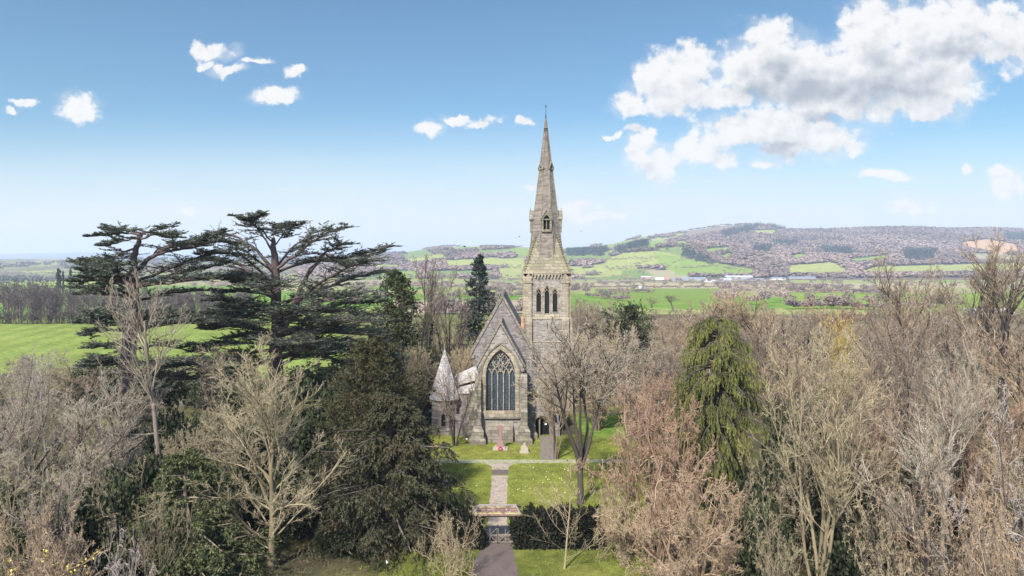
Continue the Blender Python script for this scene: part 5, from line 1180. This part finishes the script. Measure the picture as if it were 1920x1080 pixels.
# ---- distant trees
def puffs(pos, h, w, col, seed, k=24, conif=False, es=1.0, branchy=False):
    rng = np.random.default_rng(seed); N = len(pos); i = np.repeat(np.arange(N), k); n = N*k
    if conif:
        t = rng.random(n)**1.3; a = rng.random(n)*6.28; r = (1-t)*.5
        c = np.stack([np.cos(a)*r, np.sin(a)*r, t], 1)
    else:
        d = unit(rng.normal(size=(n, 3))); d[:, 2] = d[:, 2]*.5; c = d*.45*rng.uniform(.5, 1, (n, 1)); c[:, 2] += .58
    s = np.stack([w[i], w[i], h[i]], 1); c = c*s+pos[i]; e = (w[i]*(.2 if not conif else .16)*es)[:, None]
    rn = unit((c-pos[i])/s-np.array((0, 0, .5 if conif else .5))+rng.normal(0, .12, (n, 3))+UP*(.25 if conif else .55)); d1 = unit(np.cross(rn, rng.normal(size=(n, 3)))); d2 = np.cross(rn, d1)
    if branchy: d1 = unit(rng.normal(size=(n, 3))+UP*.5); d2 = unit(np.cross(d1, rng.normal(size=(n, 3))))*.35
    V = np.stack([c+d1*e*1.2, c-d1*e*.7+d2*e, c-d1*e*.7-d2*e], 1).reshape(-1, 3)
    cc = np.clip(col[i]*rng.uniform(.85, 1.15, (n, 1)), 0, 1)
    return V, np.arange(n*3).reshape(n, 3), np.repeat(cc, 3, 0)
m, nt, b = newmat('distant_foliage'); nt.links.new(node(nt, 'ShaderNodeAttribute', attribute_name='col').outputs['Color'], b.inputs['Base Color']); M['far'] = m
def scatter(name, label, n, cond, hr, wr, cols, seed, conif=False, Dr=(1400, 3200), pxr=(560, 2100), k=24, es=1.0):
    rng = np.random.default_rng(seed); px = rng.uniform(*pxr, n); D = rng.uniform(*Dr, n); z_ = height(px, D); py = HZ+(H-z_)/D*F; x = (px-CX)/F*D
    ok = cond(px, py, D, x); px, D, z_, x = px[ok], D[ok], z_[ok], x[ok]; N = len(px)
    cl = np.array(cols)[rng.integers(0, len(cols), N)]*(.45+1.1*fbm(x/190, D/260, 31)[:, None])
    V, T, c = puffs(np.stack([x, D, z_], 1), rng.uniform(*hr, N), rng.uniform(*wr, N), cl, seed+1, k, conif, es, Dr[0] < 1000)
    o = put(name, mesh_np(name, V, None, T, mat=M['far'], col=c)); return tag(o, label, kind='stuff')
def in_fields(px, py): 
    r = np.zeros(px.shape, bool)
    for col, poly in FIELDS: r |= inpoly(px, py, poly)
    return r
BR = [(.19,.15,.14), (.23,.175,.16), (.16,.13,.135), (.21,.17,.135), (.24,.18,.15)]
CONP = [[(1280,468),(1330,486),(1340,497),(1278,484)], [(1350,436),(1385,428),(1430,421),(1412,434),(1360,448)], [(1440,421),(1478,424),(1474,432),(1446,430)], [(1150,470),(1212,455),(1218,462),(1160,477)], [(1540,462),(1600,470),(1596,482),(1545,474)], [(1440,455),(1500,452),(1480,466)], [(1690,474),(1760,470),(1750,490),(1700,490)], [(1880,440),(1930,438),(1930,455),(1890,452)], [(1410,465),(1450,462),(1440,478),(1416,474)], [(1060,472),(1140,470),(1130,480),(1065,480)]]
def incon(px, py):
    r = np.zeros(px.shape, bool)
    for q in CONP: r |= inpoly(px, py, q)
    return r
scatter('hillside_woodland', 'purple brown bare woods over the hills', 52000, lambda px, py, D, x: ~in_fields(px, py) & ~incon(px, py) & (fbm(x/60, D/60, 5) > np.where(px > 1290, .2, np.where(px > 1050, .58, .43))), (7, 12), (11, 19), [(.195,.14,.115), (.21,.148,.12), (.17,.125,.11), (.20,.15,.11), (.15,.115,.10)], 61, k=24, es=1.05)
CON = [(.03,.045,.045), (.04,.055,.05), (.05,.06,.05)]
scatter('conifer_plantation', 'dark blue green conifer blocks on the hills', 60000, lambda px, py, D, x: incon(px, py) | ((fbm(x/130, D/130, 44) > .64) & (px > 1400) & (D > 1900) & (np.arange(len(px)) % 4 == 0)), (13, 20), (7, 11), CON, 63, True, k=18)
# hedges and hedgerow trees down in the valley
rng = np.random.default_rng(17); hp = []
HED = [[(1120,531),(1250,529),(1345,533),(1480,536),(1600,538)], [(1115,541),(1200,540),(1350,541)], [(1200,527),(1300,531),(1480,529)], [(1150,548),(1230,549)], [(1100,556),(1180,566)], [(1345,540),(1440,544),(1560,549),(1660,552)], [(1480,549),(1570,548),(1650,549)], [(1260,500),(1225,504),(1195,512)], [(1140,507),(1190,497),(1222,489)], [(700,507),(800,505),(985,503)], [(690,524),(820,523),(985,524)], [(640,540),(760,538),(900,541),(990,538)], [(800,558),(900,556),(985,557)], [(800,588),(900,590),(985,588)],
       [(0,513),(60,513),(110,514)], [(1640,516),(1800,514),(1930,512)], [(1480,580),(1560,578),(1650,582),(1800,575)], [(1290,486),(1360,496),(1420,507)], [(1150,474),(1190,471),(1232,471)], [(1130,489),(1180,486),(1240,486)], [(1128,500),(1150,507),(1240,501)], [(1055,473),(1110,472),(1150,472)], [(1060,485),(1130,490)], [(1240,500),(1290,485)], [(1265,505),(1330,500),(1400,508)], [(760,487),(830,478)], [(845,471),(905,469),(965,466)], [(830,488),(900,485),(985,484)], [(840,503),(985,500)], [(1500,517),(1600,517)]]
for L in HED:
    for (a, b_), (c, d) in zip(L[:-1], L[1:]):
        for t in np.arange(0, 1, 2.6/max(abs(c-a), 1)): 
            if rng.random() < .85: hp.append((a+(c-a)*t, b_+(d-b_)*t+rng.normal(0, .4)))
pos = []
for px, py in hp: D = D_at(px, py); pos.append((X(px, D), D, float(height(px, D))))
pos = np.array(pos); N = len(pos)
V, T, c = puffs(pos, np.where(rng.random(N) < .3, rng.uniform(7, 11, N), rng.uniform(2.5, 5, N)), rng.uniform(3, 8, N), np.array(BR)[rng.integers(0, 5, N)]*.85, 5, 90, es=.55, branchy=True)
o = put('hedgerow', mesh_np('hedgerow', V, None, T, mat=M['far'], col=c)); tag(o, 'brown hedgerows dividing the valley fields', kind='stuff')
scatter('valley_trees', 'scattered bare trees across the valley floor', 1500, lambda px, py, D, x: (fbm(x/70, D/120, 71) > .56) & ~((px > 1115) & (px < 1350) & (py > 540)) & ~((px > 790) & (px < 1010) & (py > 556)) & ~((px > 1480) & (py > 549)) & ~((px < 230) & (py > 505)), (5, 10), (6, 11), BR, 67, Dr=(330, 1500), pxr=(350, 2100), k=150, es=.5)
scatter('plain_trees', 'dark trees over the far hazy plain on the left', 5000, lambda px, py, D, x: (fbm(x/300, D/500, 72) > .5), (10, 16), (16, 30), [(.05,.06,.055), (.07,.065,.06)], 68, Dr=(950, 5500), pxr=(-400, 760), k=10)

# individual trees that stand out in the valley: dark columns on the left
colw, colc = conifer(30, 15, lambda t: float(np.interp(t, [0, .2, .8, 1], [1.5, 2.2, 1.7, .3])), 60, pitch=.8, nsub=5, nleaf=5, leaf=.9, lw=.3)
kc = Kind('cypress_tree', colw, colc, B('dark'), M['leaf_spruce'])
for px, D, top, w, lab in ((132, 520, 505, 7, 'dark columnar tree standing alone, right of the pair on the left plain'), (118, 530, 508, 5, 'slim dark columnar tree beside the alone standing one on the left plain'), (109, 525, 504, 12, 'broad dark tree at the end of the bright strip on the left plain')):
    kc.put(px, D, top, w, lab, base=float(height(px, D)))

# ---- telegraph pole, polytunnel, valley sheds and houses
o = empty('telegraph_pole', (X(174, 218), 218, 0)); tag(o, 'pale telegraph pole with a cross arm in front of the left wood', 'pole')
m = MB(); m.bar((0, 0, -.3), (0, 0, 5.6), .13, 8, .1); m.build('pole', M['ridge'], o); m = MB(); m.box(-.9, .9, -.2, -.11, 5.0, 5.2); m.build('cross_arm', M['ridge'], o)
o = empty('polytunnel', (0, 0, 0)); tag(o, 'long white polytunnel in the fields behind the tall bare trees', 'polytunnel')
d = 262.5; m = MB(); a = [(d+3*math.cos(t), 2.2*math.sin(t)) for t in np.linspace(0, math.pi, 9)]; xx = np.linspace(X(1822, d), X(1893, d), 9); vs = [(x_, y_, z_) for x_ in xx for y_, z_ in a]
m.add(vs, [(9*i+j, 9*i+j+1, 9*i+j+10, 9*i+j+9) for i in range(8) for j in range(8)]+[tuple(range(9)), tuple(range(72, 81))[::-1]]); m.build('cover', flat('polythene', (.45,.45,.45), .5), o)
m = MB(); m.box(X(1821, d), X(1894, d), d-3.1, d-2.9, -.3, .35); m.build('base_rail', M['timber'], o)
for nm, q in (('wall_white', (.26,.27,.28)), ('wall_brick', (.36,.2,.16)), ('roof_grey', (.34,.36,.40)), ('roof_white', (.20,.215,.25)), ('roof_red', (.35,.17,.13)), ('wall_cream', (.6,.55,.46))): M[nm] = flat(nm, q, .6, .15, .3)
SHED = [(1202,1220,523,5,'wall_brick','roof_grey','small grey roofed barn at the left end of the valley sheds'), (1229,1245,527,7,'wall_cream','roof_grey','cream farmhouse left of the red roofed house in the valley'), (1243,1257,526,6,'wall_brick','roof_red','red roofed brick house among the valley sheds'), (1258,1276,528,6,'wall_white','roof_white','white shed right of the red roofed house'),
    (1278,1325,526,6,'wall_white','roof_white','long white shed in the middle of the valley row'), (1318,1342,530,5,'wall_cream','roof_grey','low cream shed in front of the long white one'), (1352,1372,528,6,'wall_white','roof_grey','grey roofed white shed left of the pale blue works'), (1362,1412,524,7,'wall_white','roof_grey','long pale blue roofed works in the valley'),
    (1405,1435,527,5,'wall_white','roof_white','low white shed at the right end of the pale blue works'), (1448,1474,525,5,'wall_cream','roof_white','pale shed with a white roof before the hill fields'), (1480,1530,523,4,'wall_white','roof_white','long low white shed right of the works'), (1418,1440,519,5,'wall_cream','roof_grey','cream barn behind the works at the wood edge'),
    (1365,1373,489,3,'wall_white','roof_grey','white cottage high at the wood edge of the hill'), (1240,1247,534,3,'wall_white','roof_grey','tiny white cottage by the bright green valley field'), (1198,1210,541,4,'wall_cream','roof_grey','small barn at the hedge above the bright green field'), (1548,1556,466,3,'wall_cream','roof_grey','cream house lost in the hill woods on the right')]
for a, b_, py, hp_, wm_, rm_, lab in SHED:
    D = D_at((a+b_)/2, py); gz = float(height((a+b_)/2, D)); x0, x1 = X(a, D), X(b_, D); hh = hp_/F*D; dp = min((x1-x0)*.6, 14)
    o = empty('valley_building', ((x0+x1)/2, D, gz)); tag(o, lab, 'building', 'buildings in the valley')
    w_ = (x1-x0)/2; m = MB(); m.box(-w_, w_, 0, dp, -3, hh*.55); m.build('wall', M[wm_], o)
    m = MB(); m.add([(-w_-.4, -.4, hh*.55), (w_+.4, -.4, hh*.55), (w_+.4, dp+.4, hh*.55), (-w_-.4, dp+.4, hh*.55), (-w_-.4, dp/2, hh), (w_+.4, dp/2, hh)], [(0, 1, 5, 4), (1, 2, 5), (2, 3, 4, 5), (3, 0, 4), (0, 3, 2, 1)]); m.build('roof', M[rm_], o)
# ------------------------------------------------------------------ camera, light, air, sky
cam = bpy.data.objects.new('camera', bpy.data.cameras.new('camera')); COL.objects.link(cam); sc.camera = cam
cam.location = (0, 0, H); cam.rotation_euler = (math.pi/2, 0, 0); cam.data.sensor_width = 36; cam.data.lens = F/1920*36; cam.data.shift_y = -(540-HZ)/1920
cam.data.clip_start = .5; cam.data.clip_end = 60000
sun = bpy.data.objects.new('sun', bpy.data.lights.new('sun', 'SUN')); COL.objects.link(sun)
sd = Vector((math.sin(SUN_AZ)*math.cos(SUN_EL), math.cos(SUN_AZ)*math.cos(SUN_EL), math.sin(SUN_EL)))
sun.rotation_euler = sd.to_track_quat('Z', 'Y').to_euler(); sun.data.energy = SUN_E; sun.data.angle = R(SUN_ANG); sun.data.color = (1, .95, .87)
if HAZE > 0:
    m = bpy.data.materials.new('haze'); m.use_nodes = True; nt = m.node_tree; nt.nodes.clear()
    pv = node(nt, 'ShaderNodeVolumePrincipled'); pv.inputs['Color'].default_value = (.74, .84, 1.0, 1); pv.inputs['Density'].default_value = HAZE; pv.inputs['Anisotropy'].default_value = .1
    ou = node(nt, 'ShaderNodeOutputMaterial'); nt.links.new(pv.outputs[0], ou.inputs['Volume'])
    mb = MB(); mb.box(-19000, 19000, -200, 14600, -120, 222); o = mb.build('haze', m); tag(o, 'thin pale blue distance haze', kind='stuff')

w = bpy.data.worlds.new('World'); sc.world = w; w.use_nodes = True; nt = w.node_tree; nt.nodes.clear()
tc = node(nt, 'ShaderNodeTexCoord').outputs['Generated']
sky = node(nt, 'ShaderNodeTexSky'); sky.sky_type = 'NISHITA'; sky.sun_disc = False; sky.sun_elevation = SUN_EL; sky.sun_rotation = SUN_AZ; sky.altitude = 50; sky.air_density = 1.0; sky.dust_density = .6; sky.ozone_density = 1.6
bg = node(nt, 'ShaderNodeBackground'); bg.inputs[1].default_value = SKY_E; nt.links.new(sky.outputs[0], bg.inputs[0])
s = node(nt, 'ShaderNodeSeparateXYZ'); nt.links.new(tc, s.inputs[0])
yy = mth(nt, 'MAXIMUM', s.outputs[1], .02)
u = mth(nt, 'DIVIDE', s.outputs[0], yy); v = mth(nt, 'DIVIDE', s.outputs[2], yy)
cv = node(nt, 'ShaderNodeCombineXYZ'); nt.links.new(u, cv.inputs[0]); nt.links.new(v, cv.inputs[1]); uv = cv.outputs[0]
# white clouds: (azimuth, height) in the units of the picture's 1920 frame, half width, half height
CL = [(150,203,44,26),(44,194,22,10),(18,214,11,6),(398,94,38,15),(388,118,23,9),(425,131,32,10),(466,114,13,6),(490,116,17,6),(551,136,22,13),(512,180,46,17),(802,240,28,15),(858,222,23,8),(905,228,33,9),(980,232,18,11),(990,350,15,9),(352,395,17,6),
    (1188,195,34,26),(1235,145,46,50),(1300,125,52,46),(1275,165,80,50),(1445,80,50,48),(1410,130,70,50),(1490,140,175,70),(1630,140,190,80),(1370,180,70,26),(1740,150,110,52),(1640,55,60,62),(1770,60,140,78),(1885,65,80,66),(1720,185,85,35),(1750,208,40,16),(1400,245,95,34),(1500,258,105,40),(1460,225,110,28),(1310,280,62,24),(1235,308,52,28),(1200,280,26,30),(1200,246,24,10),(1140,250,24,7),(1345,297,40,15),(1515,160,20,16),(1600,278,30,14),
    (1650,325,48,12),(1815,323,11,11),(1892,345,38,34),(1712,387,44,15),(1080,390,38,20),(1120,408,60,9),(1250,170,60,50),(1430,308,22,10),(1560,190,120,40)]
GREY = [(1500,150,140,46),(1640,158,150,44),(1420,165,60,30),(1300,286,44,14),(1470,280,80,12),(1560,120,120,40),(1800,95,90,30),(1530,225,60,16)]
n3 = noise(nt, uv, 20, 7, .6, out=1)
wob = vmth(nt, 'SUBTRACT', n3, (.5, .5, .5))
coarse = noise(nt, uv, 11, 6, .55)
def blob(lst, amp, shift=None):
    base = uv if shift is None else vmth(nt, 'ADD', uv, shift)
    p = vmth(nt, 'MULTIPLY_ADD', wob, (amp, amp, 0), base); best = None
    for px, py, a, b_ in lst:
        cu, cvv = (px-CX)/F, (HZ-py)/F; sx, sy = F/a, F/b_
        l = vmth(nt, 'LENGTH', vmth(nt, 'MULTIPLY_ADD', p, (sx, sy, 0), (-cu*sx, -cvv*sy, 0)), out=1)
        best = l if best is None else mth(nt, 'SMOOTH_MIN', best, l, .16)
    return best
fine = noise(nt, uv, 36, 8, .56)
d0 = mth(nt, 'SUBTRACT', 1.20, blob(CL, .055))
d_ = mth(nt, 'ADD', d0, mth(nt, 'MULTIPLY', mth(nt, 'SUBTRACT', fine, .5), 2.0))
mask = ramp(nt, d_, .0, .56)
wisp = mth(nt, 'MULTIPLY', ramp(nt, mth(nt, 'ADD', d0, mth(nt, 'MULTIPLY', mth(nt, 'SUBTRACT', coarse, .5), 2.2)), -.25, .75), .42)
mask = mth(nt, 'MAXIMUM', mask, wisp)
# what lies above a point, towards the sun, shades it: bright tops, grey bases
up = mth(nt, 'ADD', mth(nt, 'SUBTRACT', 1.16, blob([c for c in CL if c[3] > 24], .05, (-.006, .034, 0))), mth(nt, 'MULTIPLY', mth(nt, 'SUBTRACT', coarse, .5), 1.3))
gk = ramp(nt, mth(nt, 'ADD', mth(nt, 'SUBTRACT', 1.15, blob(GREY, .05)), mth(nt, 'MULTIPLY', mth(nt, 'SUBTRACT', coarse, .5), .9)), -.1, .8)
gm = mth(nt, 'MULTIPLY', ramp(nt, up, .1, 1.0), mth(nt, 'ADD', .32, mth(nt, 'MULTIPLY', gk, .9)))
off = vmth(nt, 'ADD', uv, (-.007, .009, 0))
fine2 = noise(nt, off, 36, 8, .56); rel = mth(nt, 'SUBTRACT', fine, fine2)
shade = mth(nt, 'ADD', mth(nt, 'MULTIPLY', gm, .80), mth(nt, 'MULTIPLY', rel, -1.1), None, True)
cc = mixc(nt, shade, tuple(CLOUD*q for q in (1.0, .99, .975)), tuple(CLOUD*q for q in (.47, .51, .57)))
# thin bright veil low over the horizon
stv = vmth(nt, 'MULTIPLY', uv, (5, 26, 1)); sn = noise(nt, stv, 1.0, 6, .6)
low = ramp(nt, v, .23, .01)
veil = mth(nt, 'MULTIPLY', low, mth(nt, 'ADD', .75, mth(nt, 'MULTIPLY', sn, .85)), None, True)
front = mth(nt, 'MULTIPLY', veil, .93)
tot = mth(nt, 'MAXIMUM', mth(nt, 'MULTIPLY', mask, .97), 0.0)
skyv = mixc(nt, front, vmth(nt, 'MULTIPLY', sky.outputs[0], (SKY_E*SKY_T[0], SKY_E*SKY_T[1], SKY_E*SKY_T[2])), tuple(CLOUD*q for q in (.86, .915, .93)))
fin = mixc(nt, tot, skyv, cc)
bg2 = node(nt, 'ShaderNodeBackground'); nt.links.new(fin, bg2.inputs[0])
gate = mth(nt, 'MULTIPLY', mth(nt, 'GREATER_THAN', s.outputs[1], .55), mth(nt, 'GREATER_THAN', s.outputs[2], -.02))
mx = node(nt, 'ShaderNodeMixShader'); nt.links.new(gate, mx.inputs[0]); nt.links.new(bg.outputs[0], mx.inputs[1]); nt.links.new(bg2.outputs[0], mx.inputs[2])
wo = node(nt, 'ShaderNodeOutputWorld'); nt.links.new(mx.outputs[0], wo.inputs[0])
sc.view_settings.view_transform = 'Standard'; sc.view_settings.look = 'None'; sc.view_settings.exposure = EXPO; sc.view_settings.gamma = 1
sc.render.engine = 'CYCLES'
c = sc.cycles; c.max_bounces = 5; c.diffuse_bounces = 2; c.glossy_bounces = 2; c.transmission_bounces = 3; c.volume_bounces = 0; c.transparent_max_bounces = 6; c.caustics_reflective = c.caustics_refractive = False
c.use_denoising = True; c.denoiser = "OPENIMAGEDENOISE"; c.denoising_input_passes = "RGB_ALBEDO_NORMAL"; c.denoising_prefilter = "NONE"
